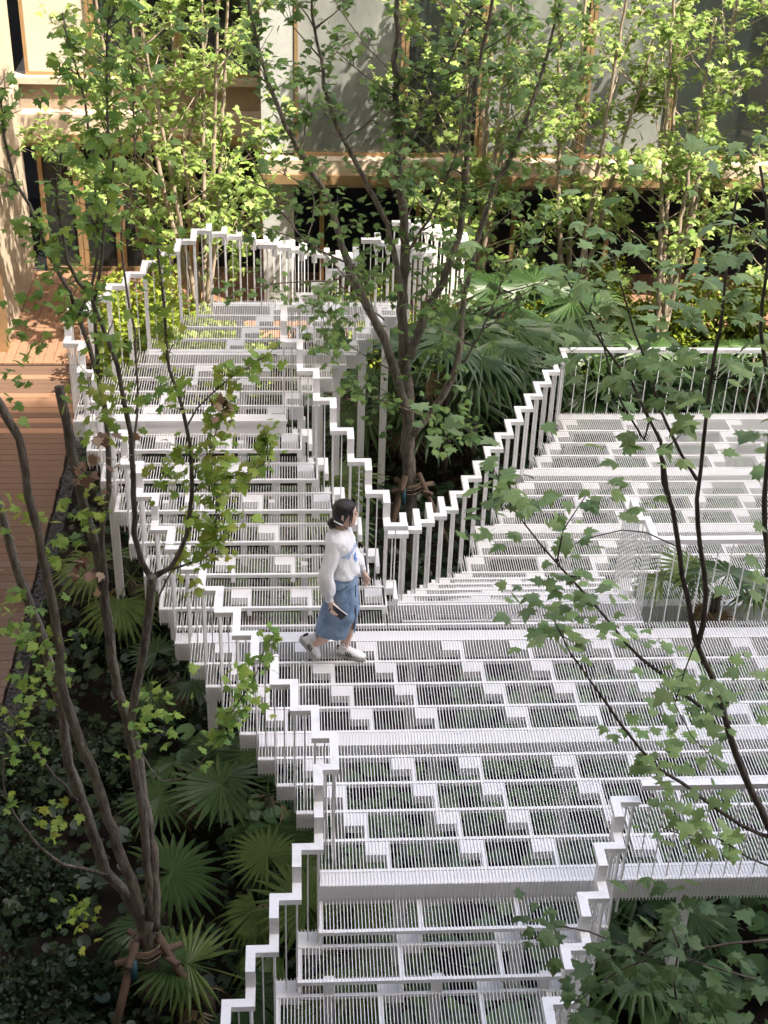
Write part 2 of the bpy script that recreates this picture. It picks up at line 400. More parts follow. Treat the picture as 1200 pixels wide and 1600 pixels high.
def railing(label, path, drop, pos, step=0.075, posts=True, group='white zigzag railings'):
    root = thing('railing', label, 'railing', pos, group)
    handrail(root, path)
    for a, c in zip(path[:-1], path[1:]):
        L = abs(a[0]-c[0]) + abs(a[1]-c[1])
        if L < 0.02: continue
        xr = abs(a[0]-c[0]) > 1e-6
        z = a[2] - HT - .001; zb = a[2] - h_ - drop
        n = max(1, int(round(L/step)))
        for i in range(n):
            f = (i+0.5)/n if not (xr and posts) else i/n
            x, y = a[0]+(c[0]-a[0])*f, a[1]+(c[1]-a[1])*f
            if xr and posts and i == 0: post(root, x, y, zb, z)
            else: rod(root, x, y, zb, z)
    return root

q = HW/2
# left railing: flat along the main deck, then climbing the back stair to the upper deck
path = []
px, py = 0.1127+q, 7.624+q
path.append((0.27, 7.30+HW+q+.001, h_)); path.append((0.27, py, h_))
for n in range(0, 16):
    z = h_ + max(0, n-9)*r_
    x, y = px - s_*n, py + d_*n
    path.append((x, y, z))
    if n == 15: break
    if n >= 9:
        path.append((x, y+d_/2, z)); path.append((x, y+d_/2, z+r_)); path.append((x, y+d_, z+r_))
    else: path.append((x, y+d_, z))
x, y, z = path[-1]
path += [(x, y+.15, z), (x, y+.15, z+r_), (x, y+.32, z+r_)]
path[2:2] = []
x, y, z = path[-1]
railing('long white zigzag railing on the left edge, level then stepping up behind', path, 0.16, (0, 9, 0))
UPA = (x, y, z)
# railing on the upper deck's left edge and on down the far side
path = [(x, y+0.075, z)]
for n in range(7):
    path.append((x+s_, path[-1][1], z)); x += s_
    path.append((x, path[-1][1]+d_*0.985, z))
for n in range(8):
    x += s_; path.append((x, path[-1][1], z))
    path.append((x, path[-1][1]+d_/2, z)); z -= r_; path.append((x, path[-1][1], z)); path.append((x, path[-1][1]+d_/2, z))
railing('tall white zigzag railing at the far left edge of the upper deck by the hedge', path, 0.05, (-1.5, 13.5, 0))
# railing on the left side of the front stair
xg, yg = 0.124+q, 6.998
path = [(0.27, 7.30+q, h_), (xg, 7.30+q, h_), (xg, 7.148+q, h_), (xg, 7.148+q, h_-r_), (xg, yg+q, h_-r_), (xg, yg+q, h_-2*r_)]
x, y, z = xg, yg+q, h_-2*r_
for n in range(7):
    path.append((x, y-d_/2, z)); x -= s_; path.append((x, y-d_/2, z)); y -= d_
    path.append((x, y, z)); z -= r_; path.append((x, y, z))
railing('white zigzag railing stepping down the left side of the front stair', path, 0.20, (0, 6, 0))
# railing on the right side of the front stair and along the deck edge to the right
xh, yh = 2.169+q, 6.9525
path = [(6.2, 7.10+q, h_), (2.41, 7.10+q, h_), (2.41, 7.10+q, h_-r_), (2.41-0.17, 7.10+q, h_-r_)]
path = [(6.2, 7.12, h_), (2.40, 7.12, h_), (2.40, 7.12, h_-r_), (xh, 7.12, h_-r_), (xh, yh+q, h_-r_), (xh, yh+q, h_-2*r_)]
path_r = path[:2]
root = railing('straight white railing along the right part of the main deck front edge', path_r, 0.0, (4, 7.1, 0), 0.107, False, 'white railings with straight top')
x, y, z = xh, yh+q, h_-2*r_
path2 = [(2.40-HW-.002, 7.12, h_-r_), (xh, 7.12, h_-r_), (xh, yh+q, h_-r_), (xh, yh+q, h_-2*r_)]
for n in range(7):
    path2.append((x, y-d_/2, z)); x -= s_; path2.append((x, y-d_/2, z)); y -= d_
    path2.append((x, y, z)); z -= r_; path2.append((x, y, z))
railing('white zigzag railing stepping down the right side of the front stair', path2, 0.20, (2, 6, 0), 0.05)
# railing between the climbing stair and the notch with the tree
path = []
xf, yf = -0.121+q, 12.310+q
x, y, z = xf, yf, h_+7*r_
path = [(x+0.78, y+1.58+.0, z)]
xx, yy = x+0.78-.0, y+1.58
seq = []
px_, py_ = x, y+0.30
seq.append((px_, py_, z))
for n in range(5):
    seq.append((px_+s_, py_, z)); px_ += s_
    seq.append((px_, py_+d_, z)); py_ += d_
up_right_end = (px_, py_, z)
path = list(reversed(seq)) + [(x, y, z)]
for i in range(7):
    z -= r_; path.append((x, y, z)); path.append((x, y-d_/2, z)); path.append((x+s_, y-d_/2, z)); x += s_
    if i < 6: y -= d_; path.append((x, y, z))
y -= d_/2
path.append((x, y, z))
railing('white zigzag railing on the right side of the climbing stair beside the tree', path, 0.22, (0.3, 11.5, 0))
APEX = (x, y, z)
# railing from the notch down and along the left edge of the lower deck
xr_, yr_ = 3.2712-q, 15.098+q
lev = {16: 0, 15: 1.6, 14: 2.6, 13: 3.4, 12: 4.2}
path = []
def RN(n): return (xr_-s_*n, yr_-d_*n, h_ - lev.get(n, 5 if n < 12 else 0)*r_)
path = []
for n in range(15, -1, -1):
    x, y, z = RN(n)
    x0 = x - s_ + 0
    if path: path.append((x0, y, path[-1][2])); path.append((x0, y, z))
    else: path.append((x0, y, z))
    path.append((x, y, z)); path.append((x, y+d_, z)) if n == 0 else None
x, y, z = path[-1]
path += [(x+s_*.4, y, z)]
railing('white zigzag railing dropping from the tree notch along the lower deck', path, 0.10, (2.5, 13, 0), 0.085, False)
FARX, FARY = x+s_*.4+HW+.004, y
railing('straight white railing across the far end of the lower deck', [(FARX, FARY, z), (6.3, FARY, z)], 0.0, (5, FARY, ZL), 0.145, False, 'white railings with straight top')
# railing round the planting gap on the right
xq, yq = 3.13, 10.15
railing('short white railing in front of the palm gap at the right', [(xq, yq, h_), (6.2, yq, h_)], 0.0, (4.5, yq, 0), 0.13, False, 'white railings with straight top')
railing('short white railing on the right side of the descending stair by the palm gap',
        [(xq, yq+HW+.002, h_), (xq, yq+.32, h_), (xq, yq+.32, h_-.0), (xq-.06, yq+.32, h_), (xq-.06, yq+.62, h_), (xq-.06, yq+.62, h_-r_), (xq-.06, yq+.92, h_-r_)], 0.3, (3.1, 10.6, 0), 0.06, False)
# stepped railings of the stair that goes down behind the upper deck
def far_rail(label, x, y, z, n, dx, dy):
    path = [(x, y, z)]
    for i in range(n):
        x += dx; path.append((x, path[-1][1], z)); path.append((x, path[-1][1]+dy/2, z)); z -= r_; path.append((x, path[-1][1], z)); path.append((x, path[-1][1]+dy/2, z))
    railing(label, path, 0.0, (x, y, 0))
far_rail('white stepped railing seen beyond the upper deck, right of the tall one', -0.35, 14.6, h_+6.0*r_, 7, s_, d_)
ux, uy, uz = up_right_end
far_rail('white stepped railing far behind the tree trunks at the upper deck end', ux+.1, uy+.25, uz, 6, s_, d_)
far_rail('white stepped railing half hidden by the tree crown at the far end', 1.15, 15.3, h_+6*r_, 7, s_, d_)

# ------------------------------------------------------------------ ground, boardwalk
b = MB(); b.box(-60, 60, -60, 90, GZ-0.5, GZ); tag(b.build('ground', SOIL), kind='structure')
bw = tag(put('boardwalk', MB().box(-9, -2.86, 3, 21.68, GZ+.004, GZ+0.07).mesh('boardwalk', SOIL)), kind='structure')
pl = MB().box(-0.5, 0.5, -0.5, 0.5, -0.5, 0.5)
PL_LIT = pl.mesh('plank', PLANK); PL_MID = pl.mesh('plank', PLANK_MID); PL_SHADE = pl.mesh('plank', PLANK_SHADE)
y = 5.0; zt = GZ+0.074
while y < 18.3:
    k_ = y + random.uniform(-1.3, 1.3); me = PL_SHADE if k_ < 13.2 else PL_MID if k_ < 17.2 else PL_LIT  # shaded wood copies on the near planks, lit wood beyond
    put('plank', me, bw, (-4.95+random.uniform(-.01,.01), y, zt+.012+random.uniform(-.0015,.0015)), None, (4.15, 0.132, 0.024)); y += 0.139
x = -6.95
while x < -2.9:
    put('plank', PL_LIT, bw, (x, 20.0, zt+.012+random.uniform(-.0015,.0015)), None, (0.132, 3.3, 0.024)); x += 0.139
bw2 = tag(put('boardwalk', MB().box(-2.855, 12, 19.2, 21.68, GZ+.004, GZ+0.07).mesh('boardwalk', SOIL)), kind='structure')
x = -2.78
while x < 12:
    put('plank', PL_LIT, bw2, (x, 20.44, zt+.012+random.uniform(-.0015,.0015)), None, (0.132, 2.45, 0.024)); x += 0.139
b = MB(); b.box(-2.855, -2.70, 3, 18.2, GZ+.002, GZ+0.05); tag(b.build('pebble_strip', PEBBLE), kind='structure')
nb = 900
xs = rng.uniform(-2.85, -2.71, nb); ys = rng.uniform(7, 17, nb)
b = MB()
for i in range(nb):
    rr = random.uniform(.012, .028)
    b.tube([(xs[i], ys[i], GZ+.048), (xs[i], ys[i], GZ+.052+rr*.5), (xs[i], ys[i], GZ+.052+rr*.8)], [rr, rr*.8, rr*.3], 5)
tag(b.build('pebbles', PEBBLE, smooth=True), kind='stuff')
# terracotta timber edge of the far terrace, sunlit at the right
b = MB(); b.box(3.0, 12, 19.05, 19.18, GZ, GZ+.34); tag(b.build('timber_edging', PLANK), 'orange timber edging of the far terrace behind the bushes', 'edging')

# ------------------------------------------------------------------ the building across the court
bd = thing('building', 'sunlit pale building with bronze framed windows across the courtyard', 'building', (0, 22, GZ))
def part(name, m, *boxes, parent=None):
    b = MB()
    for q_ in boxes: b.box(*q_)
    return b.build(name, m, parent or bd)
YL, YR, XS = 21.75, 20.1, -0.42
TOP = 9.0
# left bay
part('ledge', STONE, (-4.2, XS, YL-.30, YL+.1, 0.80, 1.10))
part('ledge', GOLD, (-4.2, XS, YL-.34, YL+.1, 0.68, 0.798))
part('spandrel', CONC, (-4.2, XS, YL-.02, YL+.2, 1.102, 1.50))
part('sill', STONE, (-4.2, XS, YL-.14, YL+.2, 1.502, 1.60))
part('soffit', CONC, (-4.2, XS, YL-.28, YL+3, 0.60, 0.679))
part('floor_slab', CONC, (-4.2, XS, YL+.21, YL+4, 1.1, 1.55))
part('back_wall', ROOM, (-6, 14, YL+3.5, YL+3.7, GZ, TOP))
part('room_floor', ROOM, (-4.2, 14, YL-.05, YL+3.5, GZ, GZ+.06))
def window(x0, x1, y, z0, z1, fr=0.05, pane=GLASS, name='window', bars=()):
    f = MB()
    f.box(x0, x0+fr, y-.05, y+.05, z0, z1); f.box(x1-fr, x1, y-.05, y+.05, z0, z1)
    f.box(x0+fr, x1-fr, y-.05, y+.05, z0, z0+fr); f.box(x0+fr, x1-fr, y-.05, y+.05, z1-fr, z1)
    for (bx) in bars: f.box(bx-.02, bx+.02, y-.045, y+.045, z0+fr, z1-fr)
    fo = f.build(name, GOLD, bd)
    p = MB(); p.box(x0+fr, x1-fr, y-.006, y+.006, z0+fr, z1-fr); p.build('pane', pane, fo)
    return fo
# upper windows, left bay
window(-3.98, -2.98, YL+.04, 1.602, 4.4, 0.05, FROST)
window(-2.97, -1.70, YL+.04, 1.602, 4.4, 0.06)
window(-1.69, XS-.02, YL+.04, 1.602, 4.4, 0.06)
part('spandrel', CONC, (-4.2, XS, YL-.02, YL+.2, 4.402, TOP))
# ground floor glazed doors, left bay
for i, (a, c) in enumerate(((-3.95, -3.35), (-3.34, -2.75), (-2.74, -1.6), (-1.59, XS-.02))):
    window(a, c, YL+.04, GZ+.062, 0.598, 0.07, GLASS, 'door' if i < 2 else 'window')
# right bay
part('pier', PIER, (XS-.02, 0.02, YR-.04, YL+.3, GZ, 0.62), (XS-.02, 0.02, YR+.0, YL+.3, 1.0, TOP))
part('ledge', STONE, (XS-.05, 14, YR-.22, YR+.12, 0.76, 0.96))
part('ledge', GOLD, (XS-.05, 14, YR-.26, YR+.12, 0.62, 0.758))
part('soffit', CONC, (0.02, 14, YR-.1, YL+3.4, 0.52, 0.618))
part('floor_slab', CONC, (0.02, 14, YR+.14, YL+3.4, 0.64, 0.95))
part('spandrel', CONC, (0.02, 14, YR-.02, YR+.2, 4.4, TOP))
x = 0.03; i = 0
for wd in (1.55, 1.1, 1.5, 1.25, 1.6, 1.2, 1.5, 1.3, 1.5):
    window(x, x+wd-.012, YR+.03, 0.962, 4.398, 0.05, REFL_PAINT if i % 5 in (0, 2, 3) else GLASS)
    if i % 3 != 2:
        part('curtain', CURT, (x+.1, x+wd*.75, YR+.35, YR+.38, 0.97, 4.3))
    x += wd; i += 1
x = 0.4
while x < 13.5:
    part('mullion', GOLD, (x, x+.07, YR+.25, YR+.33, GZ+.062, 0.518)); x += 1.45
part('roof', CONC, (-4.2, 14, YR-.1, YL+4, TOP+.002, TOP+.3))
# left wing, facing the court
lw = thing('building_wing', 'cream sunlit side wing of the building at the left edge', 'building', (-4.4, 20, GZ))
def part2(name, m, *boxes): return part(name, m, *boxes, parent=lw)
part2('wall', STONE, (-4.62, -4.12, 18.9, 21.62, GZ+.1, 0.66), (-4.62, -4.12, 18.9, 21.62, 1.602, TOP))
part2('ledge', STONE, (-4.62, -4.04, 18.9, 21.4, 0.662, 1.60))
part2('glazing_frame', GOLD, (-4.60, -4.08, 18.70, 18.89, GZ+.1, TOP), (-4.60, -4.08, 16.9, 17.05, GZ+.1, TOP))
part2('pane', GLASS, (-4.36, -4.34, 17.052, 18.698, GZ+.1, TOP))
part2('inner_wall', STONE, (-6.2, -6.0, 14, 21.6, GZ+.1, TOP))
part2('wall', STONE, (-4.62, -4.16, 3, 16.88, GZ+.1, TOP))
# unseen block added behind the viewer, its height set to shade the near court
shade_block = thing('building', 'unseen tall grey block added behind the viewer to shade the near court', 'building', (0, -8, GZ))
b = MB(); b.box(-26, 34, -16, -1.6, GZ, 38.6); b.build('wall', CONC, shade_block)
b = MB(); b.box(-26, 34, -16, -1.55, 38.602, 39.0); b.build('roof', CONC, shade_block)

# ------------------------------------------------------------------ leaves and trees
OUT = [
 [(0,0),(.12,-.06),(.37,-.08),(.33,.08),(.67,.17),(.48,.31),(.60,.58),(.38,.52),(.23,.56),(.22,.74),(.10,.90),(0,1.08)],
 [(0,0),(.15,-.02),(.28,.06),(.40,.22),(.58,.54),(.38,.50),(.22,.54),(.25,.70),(.14,.84),(0,1.06)],
 [(0,0),(.16,-.06),(.40,-.03),(.32,.10),(.62,.24),(.44,.34),(.54,.60),(.34,.53),(.24,.60),(.26,.72),(.13,.84),(0,1.02)]]
def leaf_geo(curl=0.25, petiole=True, kind=0):
    h = OUT[kind % 3]; a_, c_ = (1.0, .92) if kind % 2 else (.9, 1.04)
    o = [(x*a_, y) for x, y in h] + [(-x*c_, y*(.97 if 0 < y < .9 else 1)) for x, y in reversed(h[1:-1])]
    v = [(0, 0.30, 0.03)]; f = []
    for x, y in o:
        rr = math.hypot(x, y-.3); v.append((x, y, .10*abs(x)*(1-curl*2) - curl*rr*rr*.75 - curl*.35*max(0, y-.6)))
    n = len(o)
    for i in range(n): f.append((0, 1+i, 1+(i+1) % n))
    if petiole:
        k = len(v); v += [(-.012, 0, 0), (.012, 0, 0), (.01, -.45, .08), (-.01, -.45, .08)]; f.append((k, k+3, k+2, k+1))
    return v, f
def small_leaf_geo():
    o = [(0,0),(.22,.02),(.42,.12),(.34,.3),(.42,.52),(.22,.56),(0,1),(-.22,.56),(-.42,.52),(-.34,.3),(-.42,.12),(-.22,.02)]
    v = [(0,.35,.03)] + [(x,y,-.15*abs(x)-.1*(y-.3)**2) for x,y in o]; n = len(o)
    return v, [(0,1+i,1+(i+1)%n) for i in range(n)]
def oval_geo():
    o = [(0,0),(.3,.3),(.28,.65),(0,1),(-.28,.65),(-.3,.3)]
    v = [(x,y,-.2*abs(x)) for x,y in o]
    return v, [(0,1,2,3),(0,3,4,5)]
def disc_geo():
    v = [(0,0,-.05)]; f = []
    n = 9
    for i in range(n):
        a = 2*math.pi*(i+0.35)/n; rr = 0.5*(1+0.06*math.sin(3*i)); v.append((rr*math.sin(a), rr*math.cos(a), 0.02*math.sin(2*a)))
    for i in range(n-1): f.append((0, 1+i, 2+i))
    return v, f
_lm = {}
def leaf_mesh(mt, var):
    k = (mt.name, var)
    if k not in _lm:
        v, f = leaf_geo([0.1, 0.45, 0.8, 0.3, 0.6, 0.2][var % 6], True, var)
        me = bpy.data.meshes.new('leaf'); me.from_pydata(v, [], f); me.materials.append(mt); me.update(); _lm[k] = me
    return _lm[k]
def rand_rot(tilt=0.6, down=0.12):
    yaw = random.uniform(0, 2*math.pi)
    qz = Quaternion((0,0,1), yaw); qx = Quaternion((1,0,0), random.gauss(-down, tilt*.6)); qy = Quaternion((0,1,0), random.gauss(0, tilt*.6))
    return qz @ qx @ qy
def scatter_mesh(name, geo, P, Q, Sc, mt, parent=None, kind=None):
    v, f = geo; v = np.array(v, float); nv = len(v); N = len(P)
    if N == 0: return None
    P = np.array([tuple(p) for p in P]); Sc = np.array(Sc)
    M = np.array([np.array(q.to_matrix()) for q in Q])
    vv = np.einsum('nij,vj->nvi', M, v)*Sc[:, None, None] + P[:, None, :]
    vv = vv.reshape(-1, 3)
    tris = []
    for q in f:
        for i in range(1, len(q)-1): tris.append((q[0], q[i], q[i+1]))
    tris = np.array(tris); T = (tris[None] + (np.arange(N)*nv)[:, None, None]).reshape(-1, 3)
    me = bpy.data.meshes.new(name)
    me.vertices.add(len(vv)); me.vertices.foreach_set('co', vv.ravel())
    me.loops.add(T.size); me.loops.foreach_set('vertex_index', T.ravel())
    me.polygons.add(len(T)); me.polygons.foreach_set('loop_start', np.arange(len(T))*3); me.polygons.foreach_set('loop_total', np.full(len(T), 3))
    at_ = me.attributes.new('tint', 'FLOAT', 'POINT'); at_.data.foreach_set('value', np.repeat(rng.random(N), nv))
    me.update(calc_edges=True); me.materials.append(mt)
    o = put(name, me, parent)
    if kind: o['kind'] = kind
    return o
def resample(pts, step):
    pts = [Vector(p) for p in pts]; out = [pts[0]]
    for i in range(len(pts)-1):
        # Catmull-Rom
        p0 = pts[max(i-1,0)]; p1 = pts[i]; p2 = pts[i+1]; p3 = pts[min(i+2,len(pts)-1)]
        n = max(1, int((p2-p1).length/step))
        for k in range(1, n+1):
            u = k/n
            out.append(0.5*((2*p1)+(p2-p0)*u+(2*p0-5*p1+4*p2-p3)*u*u+(-p0+3*p1-3*p2+p3)*u*u*u))
    return out
def tree(name, label, cat_group, stems, base, lmat, leaf=0.13, n_obj=0, bark=BARK, dens=18, spread=0.35, geo=None, sprigs=(), tilt=0.6, wig=0.02, extra_mats=(), branch=0, blen=1.0):
    """stems: (points3d, r0, r1, leaf_start_frac, density factor, spread factor)"""
    root = thing(name, label, 'tree', base, cat_group)
    tb = MB(); tw = MB(); L = []
    if branch:
        extra = []
        for st in stems:
            pp = resample(st[0], 0.2); n = len(pp); k0 = int(n*max(.22, st[3]-.1))
            tot = sum((pp[i+1]-pp[i]).length for i in range(n-1))
            for k in range(int(branch*tot*(1-k0/n))):
                i = random.randrange(k0, n-1); ax = (pp[i+1]-pp[i]).normalized()
                a = random.uniform(0, 6.28); sd = Vector((math.cos(a), math.sin(a), 0)); ln = random.uniform(.35, 1.0)*blen*(1.15-.6*i/n)
                d1 = (sd + ax*.55 + Vector((0,0,.15))).normalized(); d2 = (sd*.8 + ax*.7).normalized()
                p = pp[i]; extra.append(([p, p+d1*ln*.5, p+d1*ln*.5+d2*ln*.5], .010, .003, .45, 2.0, 1.0, st[6] if len(st) > 6 else 0))
        stems = list(stems) + extra
    for st in stems:
        pts, r0, r1, f0, df, sf = st[:6]
        ml = st[6] if len(st) > 6 else 0
        pp = resample(pts, 0.12)
        n = len(pp)
        for i in range(1, n): pp[i] = pp[i] + Vector((random.gauss(0, wig), random.gauss(0, wig), 0))*.6
        rad = [r0 + (r1-r0)*i/max(1, n-1) for i in range(n)]
        rad = [q_*(1+random.uniform(-.06, .10)) for q_ in rad]
        tb.tube(pp, rad, 8 if r0 > .02 else 5)
        tot = sum((pp[i+1]-pp[i]).length for i in range(n-1))
        m_ = int(tot*(1-f0)*dens*df/5)
        for k in range(m_):
            i = min(n-2, int((f0 + (1-f0)*random.random()**0.8)*(n-1)))
            p = pp[i].lerp(pp[i+1], random.random())
            ax = (pp[i+1]-pp[i]).normalized()
            dr = Vector((random.gauss(0,1), random.gauss(0,1), random.gauss(0.25,.55))).normalized()
            dr = (dr + ax*0.5).normalized()
            ln = spread*sf*random.uniform(.35, 1.1)
            tp = [p]; q_ = p.copy(); dd = dr.copy()
            nn = max(2, int(ln/0.06))
            for a in range(nn):
                dd = (dd + Vector((random.gauss(0,.16), random.gauss(0,.16), random.gauss(0.03,.12)))).normalized(); q_ = q_ + dd*(ln/nn); tp.append(q_.copy())
            tw.tube(tp, [0.0045*(1-.6*a/nn) for a in range(nn+1)], 4, False)
            for a in range(1, nn+1):
                for s2 in (0, 1):
                    if random.random() < (0.62 if a < nn else 0.95):
                        L.append((tp[a] + Vector((random.gauss(0,.035), random.gauss(0,.035), random.gauss(0,.03))), rand_rot(tilt), leaf*random.uniform(.6, 1.2), ml))
    tb.build('trunk', bark, root, True)
    if tw.v: tb2 = tw.build('twigs', bark, root, True); tb2['kind'] = 'stuff'
    for (p, rr, n, ml) in sprigs:
        p = Vector(p)
        for k in range(int(n*1.6)):
            L.append((p + Vector((random.gauss(0,rr), random.gauss(0,rr), random.gauss(0,rr))), rand_rot(tilt), leaf*random.uniform(.55, 1.15), ml))
    mats = [lmat] + list(extra_mats)
    random.shuffle(L)
    L.sort(key=lambda q_: (q_[0]-CAMP).length + random.uniform(0, .8))
    for (p, qq, sc, ml) in L[:n_obj]:
        put('leaf', leaf_mesh(mats[ml], random.randrange(6)), root, p, qq, (sc, sc, sc))
    rest = L[n_obj:]
    for mi, mt in enumerate(mats):
        rr = [q_ for q_ in rest if q_[3] == mi]
        if rr:
            o = scatter_mesh('foliage', geo or leaf_geo(0.3, False), [q_[0] for q_ in rr], [q_[1] for q_ in rr], [q_[2] for q_ in rr], mt, root, 'stuff')
            o.location = -W(root)
    return root
def fix(root):
    pass
def pxs(pts, y, dy=0.0):
    n = len(pts)
    return [at(u, v, y + dy*i/max(1, n-1)) for i, (u, v) in enumerate(pts)]

# --- left multi-stem tree
yb = 7.2
ST = []
def stem(pts, r0, r1, f0, df, sf, dy=0.0, y=yb, ml=0): ST.append((pxs(pts, y, dy), r0, r1, f0, df, sf, ml))
stem([(232,1475),(215,1430),(190,1390),(165,1362),(145,1300),(120,1230),(108,1195),(90,1080),(62,985),(40,930),(18,860),(0,800),(-20,730)], .062,.035,.95,0,1, 0.3)
stem([(228,1450),(210,1390),(175,1300),(142,1200),(100,1090),(90,990),(75,900),(52,800),(30,685),(0,632),(-30,590)], .06,.03,.96,0,1,-0.3)
stem([(243,1450),(240,1350),(225,1250),(212,1170),(195,1110),(180,1050),(166,950),(155,880),(133,800),(112,700),(92,604)], .062,.036,.97,0,1, 0.1)
stem([(236,1440),(226,1300),(205,1150),(212,1080),(224,1020),(235,950),(237,900)], .05,.036,.99,0,1,-.2)
stem([(236,905),(212,835),(207,717),(198,651),(184,573),(156,504),(138,458),(121,439),(106,406),(97,365),(88,310),(92,240)], .030,.010,.50,.9,.8,-.3)
stem([(166,955),(160,850),(170,767),(171,717),(168,678),(153,592),(136,539),(121,493),(108,461),(80,404),(60,360),(45,320),(23,285),(6,215),(0,130)], .034,.008,.55,1.4,.8,.3)
stem([(123,493),(135,470),(145,440),(150,400),(152,360),(147,273),(138,201),(124,121),(106,66),(96,20)], .016,.006,.25,1.5,.8,.1)
stem([(155,592),(150,520),(147,470),(154,441),(161,374),(172,302),(178,253),(167,161),(170,57),(175,-30)], .018,.006,.40,1.6,.9,-.2)
stem([(207,717),(215,650),(215,560),(205,480),(190,390),(200,300),(212,200),(205,90),(210,10)], .012,.005,.55,1.5,.9,.4)
stem([(237,900),(267,888),(293,835),(299,770),(293,665),(283,630),(263,575),(260,498),(255,450),(250,400),(243,330)], .026,.007,.42,.8,.5,-.2, ml=1)
stem([(293,665),(308,640),(325,620),(348,600),(370,585),(395,570),(418,555),(432,553)], .009,.004,.25,1.5,.30,.1, ml=1)
stem([(240,905),(265,892),(292,882),(318,873),(330,865),(338,830),(341,782),(333,760)], .013,.005,.35,1.9,.36,-.1, ml=1)
stem([(299,772),(320,757),(344,749),(386,738),(410,728),(417,700),(413,672)], .008,.004,.30,2.2,.3,.1, ml=1)
stem([(333,760),(325,735),(330,700),(345,655),(350,620)], .006,.003,.1,1.8,.3,.0, ml=1)
stem([(168,1368),(130,1356),(100,1350),(50,1310),(7,1240),(5,1180)], .022,.008,.5,.35,.4,-.3)
stem([(120,1250),(60,1180),(20,1120),(-10,1090)], .02,.008,.4,.6,.5,-.5)
stem([(205,1150),(255,1222),(312,1195),(352,1130),(395,1065),(412,1020),(428,990)], .010,.004,.35,.9,.3,-.5)
stem([(240,950),(262,905),(290,850),(305,790)], .010,.005,.3,1.0,.35,.2, ml=1)
ST.append(([at(232,1470,yb) + Vector((0,0,-1.3)), at(232,1470,yb)+Vector((0,0,-.5)), at(232,1455,yb), at(232,1435,yb)], .085, .07, .99, 0, 1, 0))
sp = []
for (u, v, rr, n, ml) in [(165,590,.10,26,1),(160,650,.08,20,1),(285,700,.05,12,1),(255,745,.07,16,1),(350,790,.10,22,1),(340,850,.08,16,1),(250,620,.05,10,0),
                     (385,1060,.07,16,0),(378,1105,.06,12,0),(240,1110,.10,26,0),(85,1285,.08,16,1),(120,1430,.08,18,1),(70,1010,.13,30,0),(60,1060,.1,18,0),(20,960,.12,24,0),
                     (30,800,.08,14,1),(15,610,.06,9,0),(45,530,.06,12,0),(45,470,.05,8,0),(140,790,.09,18,1),(100,850,.08,12,0),(215,1160,.07,12,0),(160,240,.14,26,0),(190,330,.14,26,0),(60,150,.03,4,0),(300,920,.05,8,1),(345,640,.05,8,2),(345,665,.05,8,1),(345,700,.05,9,1),(330,745,.06,10,1),(150,745,.06,10,2),(165,700,.05,8,2),(130,890,.06,10,2)]:
    sp.append((at(u, v, yb-.1), rr, n, ml))
ST = [(a[0], a[1]*.66, a[2]*.74) + tuple(a[3:]) for a in ST]
tree('maple_tree', 'grey-barked multi-stem maple with sparse leaves at the left edge, in front of the railing', None, ST, at(232,1470,yb)+Vector((0,0,-1.25)), L_LEFT, 0.064, 300, BARK, 112, .16, None, sp, .95, .010, (L_SPRIG, L_DRY))

# --- tree in the notch
yc = 13.4; ST = []
def stem(pts, r0, r1, f0, df, sf, dy=0.0, y=yc, ml=0): ST.append((pxs(pts, y, dy), r0, r1, f0, df, sf, ml))
stem([(643,880),(642,815),(640,740),(637,650),(632,560),(628,470),(632,380),(622,250),(618,120),(620,0),(622,-120)], .115,.02,.42,1.3,1.0,.2)
stem([(634,640),(612,560),(582,495),(548,425),(520,330),(490,270),(450,200),(420,130),(395,40),(380,-60)], .07,.014,.35,1.5,1.0,-.6)
stem([(631,470),(605,350),(560,260),(520,180),(500,90),(485,0),(478,-80)], .045,.012,.30,1.5,1.0,.6)
stem([(640,560),(665,490),(692,440),(720,350),(732,200),(745,120),(770,0),(780,-90)], .062,.014,.33,1.5,1.0,-.3)
stem([(645,680),(690,620),(716,560),(722,480),(735,420),(762,320),(800,240),(842,130),(875,0)], .055,.014,.35,1.4,1.0,.7)
stem([(624,260),(650,200),(690,120),(735,30),(750,-50)], .025,.010,.2,1.4,.9,.2)
stem([(630,400),(660,360),(690,300),(722,205),(735,120)], .022,.008,.2,1.3,.9,-.5)
stem([(700,600),(740,540),(765,490),(790,430),(840,380),(860,330)], .018,.006,.3,1.5,.9,-.6)
stem([(600,500),(560,470),(520,440),(500,470),(512,540)], .012,.005,.35,1.7,.5,-1.2)
stem([(560,420),(480,380),(440,330),(400,260),(370,200)], .016,.006,.35,1.4,.8,.3)
stem([(650,640),(690,660),(720,650),(735,690)], .012,.005,.3,1.6,.6,-.8)
sp = [(at(515,525,12.3), .16, 40, 0), (at(510,480,12.3), .10, 18, 0), (at(700,650,12.6), .14, 22, 0), (at(600,620,13.2), .2, 20, 0), (at(660,600,13.2), .25, 22, 0),
      (at(660,420,13.4), .4, 70, 0), (at(720,470,13.4), .35, 50, 0), (at(590,330,13.4), .4, 70, 0)]
ST = [(a[0], a[1]*0.78, a[2]*0.78) + tuple(a[3:]) for a in ST]
tree('maple_tree', 'dense multi-stem maple standing in the notch between the two white stairs', None, ST, (at(643,880,yc).x, yc, GZ), L_MID, 0.088, 300, BARK, 38, .30, leaf_geo(.4, False, 2), sp, .75, .015, (), 2.2, 1.5)

